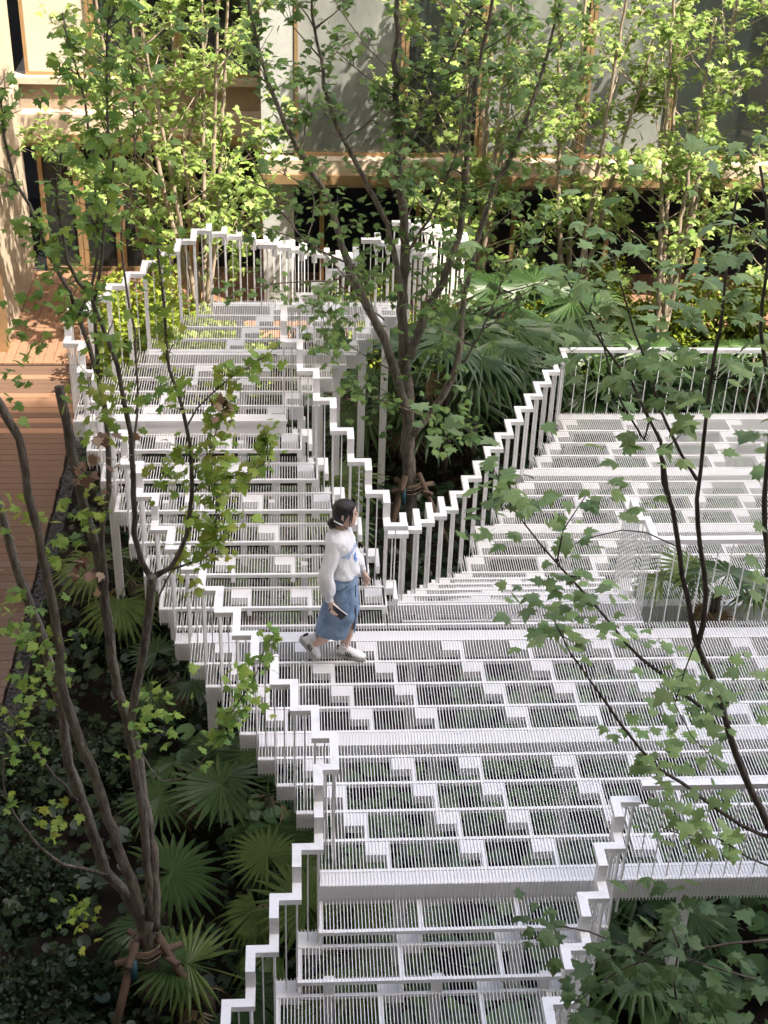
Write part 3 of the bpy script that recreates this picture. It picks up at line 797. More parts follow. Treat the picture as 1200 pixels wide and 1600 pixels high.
# --- near tree leaning in from the right
yr = 5.6; ST = []
def stem(pts, r0, r1, f0, df, sf, dy=0.0, y=yr, ml=0): ST.append((pxs(pts, y, dy), r0, r1, f0, df, sf, ml))
bx = at(1330, 1640, yr)
ST.append(([Vector((bx.x+.25, bx.y, GZ)), Vector((bx.x+.1, bx.y, 0.2)), bx] + pxs([(1260,1420),(1200,1292),(1150,1180),(1122,1085),(1088,1000),(1068,900),(1052,800),(1030,700)], yr), .055,.013,.9,.5,1,0))
stem([(1090,1010),(1102,930),(1096,860),(1089,780),(1100,690),(1107,620),(1117,555),(1130,470),(1140,380),(1150,300)], .021,.007,.55,.9,.6,-.1)
stem([(1089,750),(1041,667),(1027,625),(1016,585),(990,520),(975,460),(955,390)], .012,.005,.30,1.1,.55,.2)
stem([(1052,800),(1036,755),(1030,690),(1013,653),(985,596),(936,531),(910,480),(880,430)], .013,.005,.40,1.2,.6,.0)
stem([(1015,655),(1004,687),(979,645),(959,605),(948,565),(935,510),(925,440)], .009,.004,.3,1.0,.5,.3)
stem([(1210,1310),(1157,1290),(1122,1265),(1097,1245),(1067,1225),(1033,1203),(1000,1170),(970,1130),(940,1090),(910,1045),(892,1020),(865,970)], .018,.005,.35,.8,.35,-.3)
stem([(1095,1105),(1035,1055),(975,1005),(945,965),(910,925),(870,880),(845,850),(800,790),(775,740)], .014,.004,.30,1.0,.38,.2)
stem([(1060,855),(1010,832),(970,828),(930,838),(900,850)], .005,.003,.2,.5,.25,.1)
stem([(870,880),(880,830),(905,790),(920,770)], .006,.003,.3,.9,.3,.1)
stem([(1220,1360),(1170,1340),(1120,1310),(1060,1302),(1030,1290)], .009,.004,.2,1.0,.3,-.4)
stem([(1088,1000),(1055,1100),(1080,1150),(1130,1200)], .006,.003,.3,1.2,.4,-.3)
stem([(1200,900),(1195,780),(1205,640),(1190,520),(1200,380),(1190,260)], .02,.008,.3,1.2,.6,.1)
sp = []
for (u, v, rr, n) in [(800,790,.12,14),(770,770,.09,9),(870,840,.10,12),(850,960,.12,16),(890,975,.12,13),(930,940,.10,9),(1090,1080,.14,17),(1050,1160,.14,17),(1120,1100,.12,13),(1010,1010,.08,6),(1100,1250,.12,12),(1060,1290,.1,10),(1140,1330,.08,6),(1010,570,.15,12),(960,540,.14,12),(1060,560,.14,10),(1080,640,.10,7),(900,430,.18,16),(1000,440,.18,14),(1080,440,.16,13),(980,600,.12,7),(1180,420,.15,14),(1150,540,.12,9),(690,660,.06,5),(1190,700,.08,6),(1180,880,.1,7),(1200,1080,.1,9),(1000,720,.1,9),(940,770,.05,3),(1170,300,.2,16),(930,300,.12,7)]:
    sp.append((at(u, v, yr+random.uniform(-.25,.25)), rr, n, 0))
ST = [(a[0], a[1]*0.72, a[2]*0.72) + tuple(a[3:]) for a in ST]
tree('maple_tree', 'dark-stemmed near maple with large leaves leaning in from the right edge', None, ST, (bx.x+.25, bx.y, GZ), L_RIGHT, 0.088, 300, BARK_DARK, 21, .28, None, sp, .5, .006)

# --- big-leaved sapling at the lower right
y5 = 4.6; ST = []
def stem(pts, r0, r1, f0, df, sf, dy=0.0, y=y5, ml=0): ST.append((pxs(pts, y, dy), r0, r1, f0, df, sf, ml))
gb = at(1075, 1700, y5)
ST.append(([Vector((gb.x, gb.y, GZ)), gb] + pxs([(1062,1590),(1052,1530),(1062,1480),(1045,1440)], y5), .014, .005, .35, 1.4, .35, 0))
stem([(1210,1468),(1140,1475),(1060,1490),(1020,1498)], .007,.003,.2,1.0,.3)
stem([(1180,1530),(1090,1505),(1060,1490)], .006,.003,.2,.9,.3)
stem([(1020,1495),(970,1475),(920,1455),(880,1448),(845,1445)], .005,.003,.2,1.2,.25,.4)
stem([(1010,1500),(960,1520),(930,1545),(895,1570)], .005,.003,.2,1.3,.25,.3)
sp = [(at(u, v, y5), rr, n, 0) for (u, v, rr, n) in [(1040,1420,.10,14),(850,1450,.06,8),(910,1570,.08,10),(1100,1560,.13,14),(1150,1590,.13,12),(1000,1530,.08,7),(940,1500,.05,4),(1060,1500,.10,8)]]
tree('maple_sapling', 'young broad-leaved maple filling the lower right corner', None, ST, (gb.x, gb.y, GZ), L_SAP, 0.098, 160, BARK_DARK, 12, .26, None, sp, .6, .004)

# --- sunlit trees by the far building
def back_tree(x, y, hgt, n, label, lmat=L_BACK, leaf=0.092, dens=46, bark=BARK_PALE, spread=.34, base_f=.2):
    stt = []
    for k in range(n):
        a = 2*math.pi*k/n + random.uniform(-.5,.5); rr = random.uniform(.35, 1.0)*hgt*.14
        p = [Vector((x, y, GZ)), Vector((x+math.cos(a)*rr*.15, y+math.sin(a)*rr*.15, GZ+hgt*.15)), Vector((x+math.cos(a)*rr*.55, y+math.sin(a)*rr*.55, GZ+hgt*.45)),
             Vector((x+math.cos(a)*rr, y+math.sin(a)*rr, GZ+hgt*random.uniform(.75,1.0)))]
        stt.append((p, .045, .012, base_f, .45, 1.0, 0))
    return tree('maple_tree', label, 'slender sunlit trees by the far building', stt, (x, y, GZ), lmat, leaf, 0, bark, dens, spread, leaf_geo(.4, False, 0), (), .8, .012, (), 1.9, 2.1)
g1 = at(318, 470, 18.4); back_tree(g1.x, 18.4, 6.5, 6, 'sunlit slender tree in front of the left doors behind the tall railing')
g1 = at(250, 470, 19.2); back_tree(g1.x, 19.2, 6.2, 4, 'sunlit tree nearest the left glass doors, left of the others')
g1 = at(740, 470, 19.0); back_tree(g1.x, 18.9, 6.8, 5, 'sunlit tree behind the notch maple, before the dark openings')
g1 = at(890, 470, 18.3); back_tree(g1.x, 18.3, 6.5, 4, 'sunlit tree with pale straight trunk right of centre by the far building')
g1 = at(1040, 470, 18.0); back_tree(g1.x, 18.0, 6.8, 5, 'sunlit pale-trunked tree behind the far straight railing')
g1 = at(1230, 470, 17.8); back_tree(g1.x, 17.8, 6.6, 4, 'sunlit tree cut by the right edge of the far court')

# ------------------------------------------------------------------ fan palms
def frond_geo(n=22, Rr=0.6, droop=0.25, sweep=290, split=0.36, pet=0.7):
    b = MB()
    b.tube([(0, -pet, -pet*.35), (0, -pet*.5, -pet*.12), (0, 0, 0)], [.011, .008, .006], 4)
    for i in range(n):
        a = R_(-sweep/2 + sweep*(i+.5)/n); L = Rr*(0.80 + 0.2*math.cos(a*0.6))*random.uniform(.92, 1.05)
        dx, dy = math.sin(a), math.cos(a); px_, py_ = dy, -dx
        hw = L*math.tan(R_(sweep/n/2))*split*1.0
        k = len(b.v); dr = droop*random.uniform(.6, 1.6)
        def P_(t, off, up): return (dx*L*t + px_*off, dy*L*t + py_*off, up - dr*L*t**3 - 0.02)
        b.v += [(0,0,0), P_(split, -hw, -.012), P_(split, 0, .012), P_(split, hw, -.012), P_(.8, -hw*.5, -.006), P_(.8, 0, .006), P_(.8, hw*.5, -.006), P_(1, 0, 0)]
        b.f += [(k,k+1,k+2),(k,k+2,k+3),(k+1,k+4,k+5,k+2),(k+2,k+5,k+6,k+3),(k+4,k+7,k+5),(k+5,k+7,k+6)]
    return b
FR = {}
def frond_mesh(mt, v):
    if (mt.name, v) not in FR:
        rs = random.getstate(); random.seed(100+v)
        FR[(mt.name, v)] = frond_geo(22+v*2, 0.62+.04*v, [0.15,.3,.5,.25][v % 4], [280,300,250,320][v % 4], [.55,.5,.6,.5][v % 4]).mesh('frond', mt)
        random.setstate(rs)
    return FR[(mt.name, v)]
def aim(dirv, nrm):
    y_ = dirv.normalized(); x_ = y_.cross(nrm).normalized(); z_ = x_.cross(y_)
    return Matrix((x_, y_, z_)).transposed().to_quaternion()
def palm(crown, label, fronds=8, scale=1.0, mt=L_PALM, extra=(), straw=1):
    crown = Vector(crown)
    root = thing('fan_palm', label, 'palm', (crown.x, crown.y, GZ), 'fan palms in the planting')
    b = MB(); b.tube([(crown.x, crown.y, GZ), (crown.x+.02, crown.y, (GZ+crown.z)/2), tuple(crown)], [.07, .06, .045], 8)
    b.build('trunk', BARK_DARK, root, True)
    a0 = random.uniform(0, 6.28)
    for k in range(fronds):
        a = a0 + 2*math.pi*k/fronds + random.uniform(-.25,.25); el = random.uniform(.0, .75)
        dv = Vector((math.cos(a)*math.cos(el), math.sin(a)*math.cos(el), math.sin(el)))
        fd = Vector((math.cos(a)*math.cos(el-.35), math.sin(a)*math.cos(el-.35), math.sin(el-.35)))
        sc = scale*random.uniform(.8, 1.1)
        tip = crown + dv*0.55*sc
        put('frond', frond_mesh(mt, random.randrange(4)), root, tip, aim(fd, Vector((0,0,1))), (sc, sc, sc))
    for (u, v, z, ang, sc, m2) in extra:
        p = at(u, v, z=z)
        fd = Vector((math.cos(R_(ang)), math.sin(R_(ang)), -0.15))
        put('frond', frond_mesh(m2, random.randrange(4)), root, p, aim(fd, Vector((0,-.35,1))), (sc, sc, sc))
        bb = MB(); bb.tube([tuple(crown), tuple(crown.lerp(p, .5)+Vector((0,0,.06))), tuple(p)], .007, 4); bb.build('petiole', mt, root)
    for k in range(straw):
        a = random.uniform(0, 6.28); dv = Vector((math.cos(a), math.sin(a), -1.2)).normalized()
        put('frond', frond_mesh(L_STRAW, 2), root, crown+dv*.2, aim(dv, Vector((0,0,1))), (scale*.6,)*3)['label'] = 'dry straw-coloured hanging frond'
    return root
def pz(u, v, z): return at(u, v, z=z)
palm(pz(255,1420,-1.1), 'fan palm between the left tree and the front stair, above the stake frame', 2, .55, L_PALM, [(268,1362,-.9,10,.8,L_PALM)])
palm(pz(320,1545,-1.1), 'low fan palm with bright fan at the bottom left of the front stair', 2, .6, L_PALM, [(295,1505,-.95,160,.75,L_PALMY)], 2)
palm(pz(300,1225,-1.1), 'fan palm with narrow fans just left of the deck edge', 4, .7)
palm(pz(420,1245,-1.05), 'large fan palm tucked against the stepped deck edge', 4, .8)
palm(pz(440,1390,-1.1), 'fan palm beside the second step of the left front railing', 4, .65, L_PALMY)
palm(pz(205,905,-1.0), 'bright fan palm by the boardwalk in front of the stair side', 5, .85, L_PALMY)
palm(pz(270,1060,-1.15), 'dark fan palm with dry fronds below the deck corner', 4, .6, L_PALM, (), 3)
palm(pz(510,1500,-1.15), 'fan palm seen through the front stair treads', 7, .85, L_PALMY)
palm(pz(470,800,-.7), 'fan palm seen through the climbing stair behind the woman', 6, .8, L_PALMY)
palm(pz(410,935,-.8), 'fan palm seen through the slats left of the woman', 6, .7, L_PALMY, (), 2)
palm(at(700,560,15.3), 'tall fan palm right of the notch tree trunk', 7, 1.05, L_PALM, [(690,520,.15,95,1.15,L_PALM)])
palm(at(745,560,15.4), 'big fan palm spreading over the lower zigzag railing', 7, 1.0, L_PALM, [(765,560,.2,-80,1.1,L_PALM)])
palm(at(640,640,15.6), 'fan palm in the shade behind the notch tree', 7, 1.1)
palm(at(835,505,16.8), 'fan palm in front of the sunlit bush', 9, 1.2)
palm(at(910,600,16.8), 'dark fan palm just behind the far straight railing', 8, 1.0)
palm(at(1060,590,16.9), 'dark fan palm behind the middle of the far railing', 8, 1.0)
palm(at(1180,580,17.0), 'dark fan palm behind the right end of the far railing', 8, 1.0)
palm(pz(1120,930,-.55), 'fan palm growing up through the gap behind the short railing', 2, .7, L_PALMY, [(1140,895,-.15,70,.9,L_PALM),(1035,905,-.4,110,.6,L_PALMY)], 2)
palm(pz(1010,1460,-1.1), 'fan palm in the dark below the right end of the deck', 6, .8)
# ------------------------------------------------------------------ bushes and ground cover
def bush(name, label, cx, cy, rx, ry, hgt, n, mt, leaf=.05, group=None, z0=GZ):
    root = thing(name, label, 'bush', (cx, cy, z0), group)
    P, Q, Sc = [], [], []
    for i in range(n):
        v = Vector((random.gauss(0,1), random.gauss(0,1), abs(random.gauss(0,1))))
        v.normalize(); rr = random.uniform(.55, 1.0)**.5*(1+.14*math.sin(v.x*9)+.12*math.sin(v.y*11+2)+.1*math.sin(v.z*13))
        P.append((cx+v.x*rx*rr, cy+v.y*ry*rr, z0+v.z*hgt*rr)); Q.append(rand_rot(1.1)); Sc.append(leaf*random.uniform(.6,1.3))
    o = scatter_mesh('foliage', oval_geo(), P, Q, Sc, mt, root, 'stuff'); o.location = -W(root)
    b = MB()
    for k in range(7):
        a = k*.9; b.tube([(cx,cy,z0),(cx+math.cos(a)*rx*.5, cy+math.sin(a)*ry*.5, z0+hgt*.7)], [.012,.004], 4)
    b.build('stems', BARK_DARK, root)
    return root
bush('bush', 'bright yellow-green rounded bush in sun behind the tall left railing', -1.85, 17.35, .95, .85, 1.95, 7500, L_HEDGE, .075)
bush('bush', 'smaller sunlit bush right of the rounded one, under the upper deck end', -0.9, 17.9, .55, .6, 1.1, 2600, L_HEDGE, .065)
bush('bush', 'sunlit yellow bush beyond the fan palms at the right', 4.2, 18.5, 1.35, .55, 1.45, 10000, L_HEDGE, .075)
bush('bush', 'sunlit yellow bush at the far right behind the near maple leaves', 6.6, 18.5, 1.7, .5, 1.4, 11000, L_HEDGE, .075)
bush('bush', 'sunlit low bush seen between the railings beyond the notch', 1.2, 18.3, 1.0, .5, 1.3, 3600, L_HEDGE, .065)
for (u, v, rx, ry, hg, lab) in [(75,1560,.55,.5,.45,'dark clipped shrub in the bottom left corner'),(50,1200,.45,.5,.5,'dark small-leaved shrub below the boardwalk edge at the left'),(180,1180,.4,.5,.4,'dark small-leaved shrub behind the forked stems'),
                          (30,1380,.5,.5,.5,'dark shrub at the left edge below the low branch'),(255,770,.4,.45,.6,'leafy shrub at the boardwalk edge beside the stair side'),(180,980,.5,.6,.5,'leafy shrub between the tree stems and the deck'),(600,1010,.5,.3,.45,'green shrub under the slats behind the woman'),(560,930,.45,.4,.5,'green shrub glimpsed through the stair behind the woman'),(760,620,.6,.6,.6,'shady shrub among the fan palms'),(1000,600,.9,.4,.6,'shady shrub row behind the far railing'),(1140,590,.9,.4,.6,'shady shrub at the right behind the far railing')]:
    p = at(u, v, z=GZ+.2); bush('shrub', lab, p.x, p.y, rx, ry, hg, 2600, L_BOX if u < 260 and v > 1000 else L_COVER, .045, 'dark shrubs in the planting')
# round-leaved ground cover: light and shade put into the colour, pale under the deck, dark elsewhere
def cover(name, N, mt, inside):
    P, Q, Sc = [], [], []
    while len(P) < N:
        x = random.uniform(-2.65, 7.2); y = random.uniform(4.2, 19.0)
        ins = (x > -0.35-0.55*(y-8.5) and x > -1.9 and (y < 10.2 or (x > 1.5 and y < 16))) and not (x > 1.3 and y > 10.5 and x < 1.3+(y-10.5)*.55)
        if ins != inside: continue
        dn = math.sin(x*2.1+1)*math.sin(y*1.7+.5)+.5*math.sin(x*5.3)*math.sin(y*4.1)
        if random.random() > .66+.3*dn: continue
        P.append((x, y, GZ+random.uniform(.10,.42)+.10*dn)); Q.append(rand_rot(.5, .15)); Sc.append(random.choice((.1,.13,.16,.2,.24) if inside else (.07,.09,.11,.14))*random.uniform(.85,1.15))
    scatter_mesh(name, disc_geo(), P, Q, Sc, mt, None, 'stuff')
cover('ground_cover', 4600, L_COVER_LIT, True)
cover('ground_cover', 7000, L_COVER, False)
# blades of iris by the right front post
t = thing('iris_plant', 'upright sword-leaved plant beside the right front stair railing', 'plant', pz(965,1470,GZ))
bp_ = W(t)
for k in range(14):
    a = random.uniform(0, 6.28); L = random.uniform(.7, 1.25); ln = random.uniform(.05,.3)
    b = MB(); ox, oy = math.cos(a), math.sin(a)
    v = []
    for i in range(6):
        u = i/5; c_ = bp_ + Vector((ox*ln*u*u*1.2, oy*ln*u*u*1.2, L*u)); wd = .02*(1-u**2)
        v += [tuple(c_+Vector((-oy*wd, ox*wd, 0))), tuple(c_+Vector((oy*wd, -ox*wd, 0)))]
    b.v = v; b.f = [(2*i,2*i+1,2*i+3,2*i+2) for i in range(5)]
    b.build('blade', L_PALM if k % 3 else L_PALMY, t)

# ------------------------------------------------------------------ stakes that hold the trees
def stakes(label, c, hgt, rr, teal=False):
    t = thing('tree_stakes', label, 'tree stakes', c)
    c = Vector(c); tops = []
    for k in range(3):
        a = R_(90+120*k+20); b = MB()
        foot = c + Vector((math.cos(a)*rr, math.sin(a)*rr, 0)); top = c + Vector((math.cos(a)*.13, math.sin(a)*.13, hgt)) + (c-foot)*.0
        b.tube([foot, top+(top-foot)*.08], .032, 8); b.build('stake', STAKE, t, True); tops.append(top)
    for k in range(3):
        a_, c_ = tops[k], tops[(k+1) % 3]; dv = (c_-a_).normalized()
        b = MB(); b.tube([a_-dv*.14+Vector((0,0,-.06*k)), c_+dv*.14+Vector((0,0,-.06*k))], .028, 8); b.build('crosspiece', STAKE, t, True)
    b = MB()
    for i in range(26): pass
    pts = [c + Vector((.075*math.cos(i*.9), .075*math.sin(i*.9), hgt*.75+i*.012)) for i in range(34)]
    pts = [c + Vector((.125*math.cos(i*.7), .125*math.sin(i*.7), hgt*.86+i*.006)) for i in range(30)]
    b.tube(pts, .007, 5); b.build('rope', ROPE, t, True)
    if teal:
        b = MB(); p = tops[1]; b.tube([p+Vector((.0,-.05,-.22)), p+Vector((0,-.05,-.03))], .03, 8); b.build('wrap', TEAL, t, True)
_c = at(641,750,yc); stakes('wooden tripod of stakes round the notch tree trunk', (_c.x, yc, GZ), _c.z-GZ, .6, True)
_c = at(228,1472,yb); stakes('wooden tripod of stakes at the foot of the left tree', (_c.x, yb, GZ), _c.z-GZ, .5, True)

# ------------------------------------------------------------------ the woman
SKIN = mat('skin', (0.70, 0.50, 0.40), 0.5, 0.35, noise=(20, (0.64, 0.44, 0.35), 0.3, 0.7))
SKIN.node_tree.nodes['Principled BSDF'].inputs['Subsurface Weight'].default_value = 0.08
HAIR = mat('black_hair', (0.014, 0.011, 0.010), 0.38, 0.5, noise=(60, (0.006, 0.005, 0.005), 0.3, 0.7), bump=0.5, bscale=120, stretch=(1, 1, .2))
SWEAT = mat('white_sweatshirt', (0.86, 0.86, 0.87), 0.85, 0.2, noise=(6, (0.72, 0.72, 0.74), 0.3, 0.7), bump=0.35, bscale=5)
DENIM = mat('blue_denim', (0.29, 0.39, 0.52), 0.85, 0.2, noise=(7, (0.13, 0.21, 0.35), 0.3, 0.7), bump=0.8, bscale=9)
DENIM_D = mat('dark_denim', (0.05, 0.08, 0.15), 0.85)
SHOE = mat('white_leather', (0.78, 0.78, 0.77), 0.45, 0.4, noise=(14, (0.68, 0.68, 0.67), 0.3, 0.7))
SOLE = mat('grey_sole', (0.40, 0.38, 0.35), 0.8)
BLACK = mat('black_plastic', (0.012, 0.012, 0.014), 0.2, 0.5)
BLUEP = mat('blue_print', (0.20, 0.38, 0.75), 0.8)
LIP = mat('lip', (0.45, 0.16, 0.14), 0.5)
FRAMEM = mat('gold_chain', (0.6, 0.45, 0.2), 0.3, 0.5, 0.8)

HEAD = R_(-14)                       # walking direction, measured from +x
fw = Vector((math.cos(HEAD), math.sin(HEAD), 0)); lf = Vector((-math.sin(HEAD), math.cos(HEAD), 0)); up = Vector((0, 0, 1))
FOOT = at(551, 1036, z=0.0)
ORG = FOOT - fw*0.135 + lf*0.06        # ground point below the pelvis
def BP(f, l, z): return ORG + fw*f*.97 + lf*l*.97 + up*z*.955
pw = thing('person', 'woman in white sweatshirt and long denim skirt walking across the slatted deck', 'person', ORG)
def skin_obj(name, joints, edges, m_, sub=2, parent=pw, root=0):
    me = bpy.data.meshes.new(name); me.from_pydata([tuple(j[0]-ORG) for j in joints], edges, []); me.update()
    o = put(name, me, parent, ORG); me.materials.append(m_)
    md = o.modifiers.new('Skin', 'SKIN'); md.use_smooth_shade = True; md.branch_smoothing = 0.3
    for i, j in enumerate(joints):
        rd = j[1]; me.skin_vertices[0].data[i].radius = rd if hasattr(rd, '__len__') else (rd, rd)
        me.skin_vertices[0].data[i].use_root = (i == root)
    s2 = o.modifiers.new('Subsurf', 'SUBSURF'); s2.levels = sub; s2.render_levels = sub
    return o
# skeleton: pelvis, spine, neck, arms, legs (right side faces the camera)
J = [(BP(0, 0, .90), .115), (BP(.01, 0, 1.06), .10), (BP(.0, 0, 1.22), .115), (BP(-.015, 0, 1.345), .075), (BP(.0, 0, 1.40), .048), (BP(.015, 0, 1.45), .044)]
E_ = [(0,1),(1,2),(2,3),(3,4),(4,5)]
def chain(a, lst):
    for p in lst:
        J.append(p); E_.append((a, len(J)-1)); a = len(J)-1
    return a
# right arm (near camera) hanging, forearm slightly forward, hand with phone
ra = chain(3, [(BP(-.01, -.09, 1.315), .045), (BP(-.02, -.155, 1.275), .042), (BP(-.075, -.215, 1.04), .042), (BP(-.045, -.235, .84), .033), (BP(-.03, -.235, .79), .026)])
RH = BP(-.015, -.235, .735)
ra = chain(ra, [(RH, (.030, .020))])
for (df, dl, dz) in ((.035,-.015,-.055),(.022,-.03,-.062),(.004,-.034,-.062),(-.014,-.03,-.054)):
    a = chain(ra, [(RH+fw*(df*.7)+lf*(dl*.5)+up*(dz*.55), .0095), (RH+fw*(df*1.1+.012)+lf*(dl*.9)+up*(dz*1.0), .0085), (RH+fw*(df*1.1+.03)+lf*(dl*.5)+up*(dz*1.12), .007)])
chain(ra, [(RH+fw*.028+up*.008, .010), (RH+fw*.05+lf*.012+up*(-.02), .0088), (RH+fw*.058+lf*.012+up*(-.045), .0075)])
# left arm (far side)
la = chain(3, [(BP(-.01, .09, 1.315), .045), (BP(-.02, .155, 1.275), .042), (BP(.03, .215, 1.04), .042), (BP(.14, .215, .86), .033), (BP(.16, .21, .82), .026)])
LH = BP(.18, .205, .77)
la = chain(la, [(LH, (.030, .020))])
for (df, dz) in ((.035,-.05),(.02,-.062),(.002,-.062),(-.014,-.052)):
    chain(la, [(LH+fw*df*.7+up*dz*.6, .0095), (LH+fw*df+lf*-.012+up*dz*1.05, .0085), (LH+fw*df*.8+lf*-.026+up*dz*1.3, .007)])
chain(la, [(LH+fw*.028, .010), (LH+fw*.046+up*-.03, .0085)])
# right leg trailing, heel up; left leg in front carrying the weight
chain(0, [(BP(-.01,-.085,.84), .085), (BP(.075,-.085,.47), .060), (BP(-.16,-.085,.215), .044), (BP(-.255,-.085,.15), .033), (BP(-.215,-.085,.075), .03)])
chain(0, [(BP(.01,.085,.84), .085), (BP(.10,.07,.48), .058), (BP(.075,.045,.25), .046), (BP(.045,.03,.09), .033), (BP(.10,.03,.045), .03)])
body = skin_obj('body', J, E_, SKIN)
# head: rings of an egg with a face towards the right and slightly away
HY = HEAD + R_(12)
hf = Vector((math.cos(HY), math.sin(HY), 0)); hl = Vector((-math.sin(HY), math.cos(HY), 0))
HC = BP(.035, 0, 1.545)
def head_ring(z, a, b, off, n=20, face=0.0):
    out = []
    for i in range(n):
        t_ = 2*math.pi*i/n; c_, s__ = math.cos(t_), math.sin(t_)
        out.append(HC + hf*(a*c_ + off) + hl*(b*s__) + up*z)
    return out
hr = [head_ring(-.115,.035,.035,.045), head_ring(-.105,.052,.045,.032), head_ring(-.08,.072,.058,.018), head_ring(-.045,.083,.066,.010), head_ring(0,.09,.072,.004), head_ring(.04,.092,.074,0), head_ring(.075,.082,.067,-.004), head_ring(.10,.058,.048,-.006), head_ring(.113,.025,.02,-.006)]
hb = MB(); hb.ring_loft(hr)
ho = hb.build('head', SKIN, pw, True); ss = ho.modifiers.new('Subsurf','SUBSURF'); ss.levels = 1; ss.render_levels = 1
b = MB()   # nose
nb0 = HC + hf*.086
b.v = [tuple(nb0+up*.028), tuple(nb0+hf*.022+up*-.022), tuple(nb0+hl*.016+up*-.03), tuple(nb0-hl*.016+up*-.03), tuple(nb0+up*-.036)]
b.f = [(0,3,1),(0,1,2),(1,3,4),(1,4,2)]; b.build('nose', SKIN, ho, True)
for sgn in (-1, 1):
    b = MB(); e0 = HC + hf*.082 + hl*.032*sgn + up*.012
    b.tube([e0-hl*.013, e0+hf*.004, e0+hl*.013], [.002,.007,.002], 6); b.build('eye', BLACK, ho, True)
    b = MB(); e0 = HC + hf*.078 + hl*.034*sgn + up*.034
    b.tube([e0-hl*.018, e0+hf*.006+up*.004, e0+hl*.018], [.002,.0035,.002], 5); b.build('eyebrow', HAIR, ho, True)
    b = MB(); e0 = HC + hl*.070*sgn + hf*-.012
    b.tube([e0+up*-.03, e0+hf*-.012+hl*.01*sgn, e0+hf*-.008+hl*.012*sgn+up*.022, e0+hf*.004+up*.03], [.007,.010,.010,.006], 6); b.build('ear', SKIN, ho, True)
b = MB(); e0 = HC + hf*.080 + up*-.062
b.tube([e0-hl*.02, e0+hf*.007, e0+hl*.02], [.003,.0065,.003], 6); b.build('mouth', LIP, ho, True)
# hair: cap over the skull, low bun/ponytail and two loose strands by the face
def hair_ring(z, a, b_, off, cut, n=28):
    out = []
    for i in range(n):
        t_ = -math.pi + 2*math.pi*i/n
        f_ = 1.0
        if abs(t_) < cut: f_ = 0.93
        out.append(HC + hf*(a*math.cos(t_)*f_ + off) + hl*(b_*math.sin(t_)*f_) + up*(z + (.02 if abs(t_) < cut else 0)))
    return out
hrr = [hair_ring(-.10,.05,.052,-.045,0), hair_ring(-.075,.068,.066,-.030,1.2), hair_ring(-.03,.085,.080,-.022,1.15), hair_ring(.02,.096,.086,-.014,1.0), hair_ring(.06,.10,.084,-.006,.6), hair_ring(.095,.084,.068,-.006,0), hair_ring(.118,.05,.042,-.008,0), hair_ring(.125,.02,.018,-.008,0)]
b = MB(); b.ring_loft(hrr)
hao = b.build('hair', HAIR, pw, True); ss = hao.modifiers.new('Subsurf','SUBSURF'); ss.levels = 1; ss.render_levels = 1
b = MB()
for sgn in (-1, 1):
    for k in range(2):
        p0 = HC + hf*(.045-.014*k) + hl*(.045+.006*k)*sgn + up*.085
        b.tube([p0, p0+hf*.014+hl*.018*sgn+up*-.05, p0+hf*.008+hl*.024*sgn+up*-.11, p0+hf*(.004)+hl*.018*sgn+up*(-.15-.02*k)], [.005,.007,.005,.002], 5)
b.build('hair_strands', HAIR, hao, True)
b = MB(); p0 = HC + hf*-.085 + up*-.06
b.tube([p0, p0+hf*-.03+up*-.035, p0+hf*-.012+hl*.05+up*-.12, p0+hf*.05+hl*.12+up*-.2], [.03,.032,.026,.008], 8); b.build('ponytail', HAIR, hao, True)
b = MB(); p0 = HC - hl*.082 + hf*-.055 + up*-.045
b.tube([p0+hf*-.035+up*.02, p0-hl*.004, p0+hf*.035+up*-.02], .006, 6); b.build('hair_clip', SHOE, hao, True)
# sweatshirt: wrinkled loft with hem, full sleeves gathered at the cuff
def ring(c, ax1, ax2, a, b_, n=28, wr=0.0, ph=0.0, freq=5):
    out = []
    for i in range(n):
        t_ = 2*math.pi*i/n; q_ = 1 + wr*math.sin(freq*t_+ph) + wr*.6*math.sin((freq+4)*t_+2*ph)
        out.append(c + ax1*(a*math.cos(t_)*q_) + ax2*(b_*math.sin(t_)*q_))
    return out
tor = [(.95,.132,.160,.02,.035),(.965,.142,.172,.02,.04),(1.0,.140,.170,.015,.04),(1.06,.132,.165,.01,.035),(1.14,.128,.166,.005,.025),(1.22,.130,.172,.0,.015),(1.29,.118,.178,-.008,.008),(1.335,.098,.160,-.012,.005),(1.372,.080,.115,-.008,0),(1.395,.064,.072,0,0),(1.405,.058,.064,.002,0)]
rg = []
for i, (z, a, b_, off, wr) in enumerate(tor):
    tilt = 0.05 if i < 3 else 0
    rg.append([p + up*(tilt*(-((p-BP(0,0,z)).dot(fw))*1.2)) for p in ring(BP(off, 0, z), fw, lf, a, b_, 32, wr, i*.9)])
b = MB(); b.ring_loft(rg, False)
swo = b.build('sweatshirt', SWEAT, pw, True)
so_ = swo.modifiers.new('Solidify','SOLIDIFY'); so_.thickness = .006; ss = swo.modifiers.new('Subsurf','SUBSURF'); ss.levels = 2; ss.render_levels = 2
def folds(o, sc, st):
    tx = bpy.data.textures.new('folds', 'CLOUDS'); tx.noise_scale = sc; tx.noise_depth = 2
    d = o.modifiers.new('Folds', 'DISPLACE'); d.texture = tx; d.strength = st; d.mid_level = .5; d.texture_coords = 'LOCAL'
folds(swo, .11, .03)
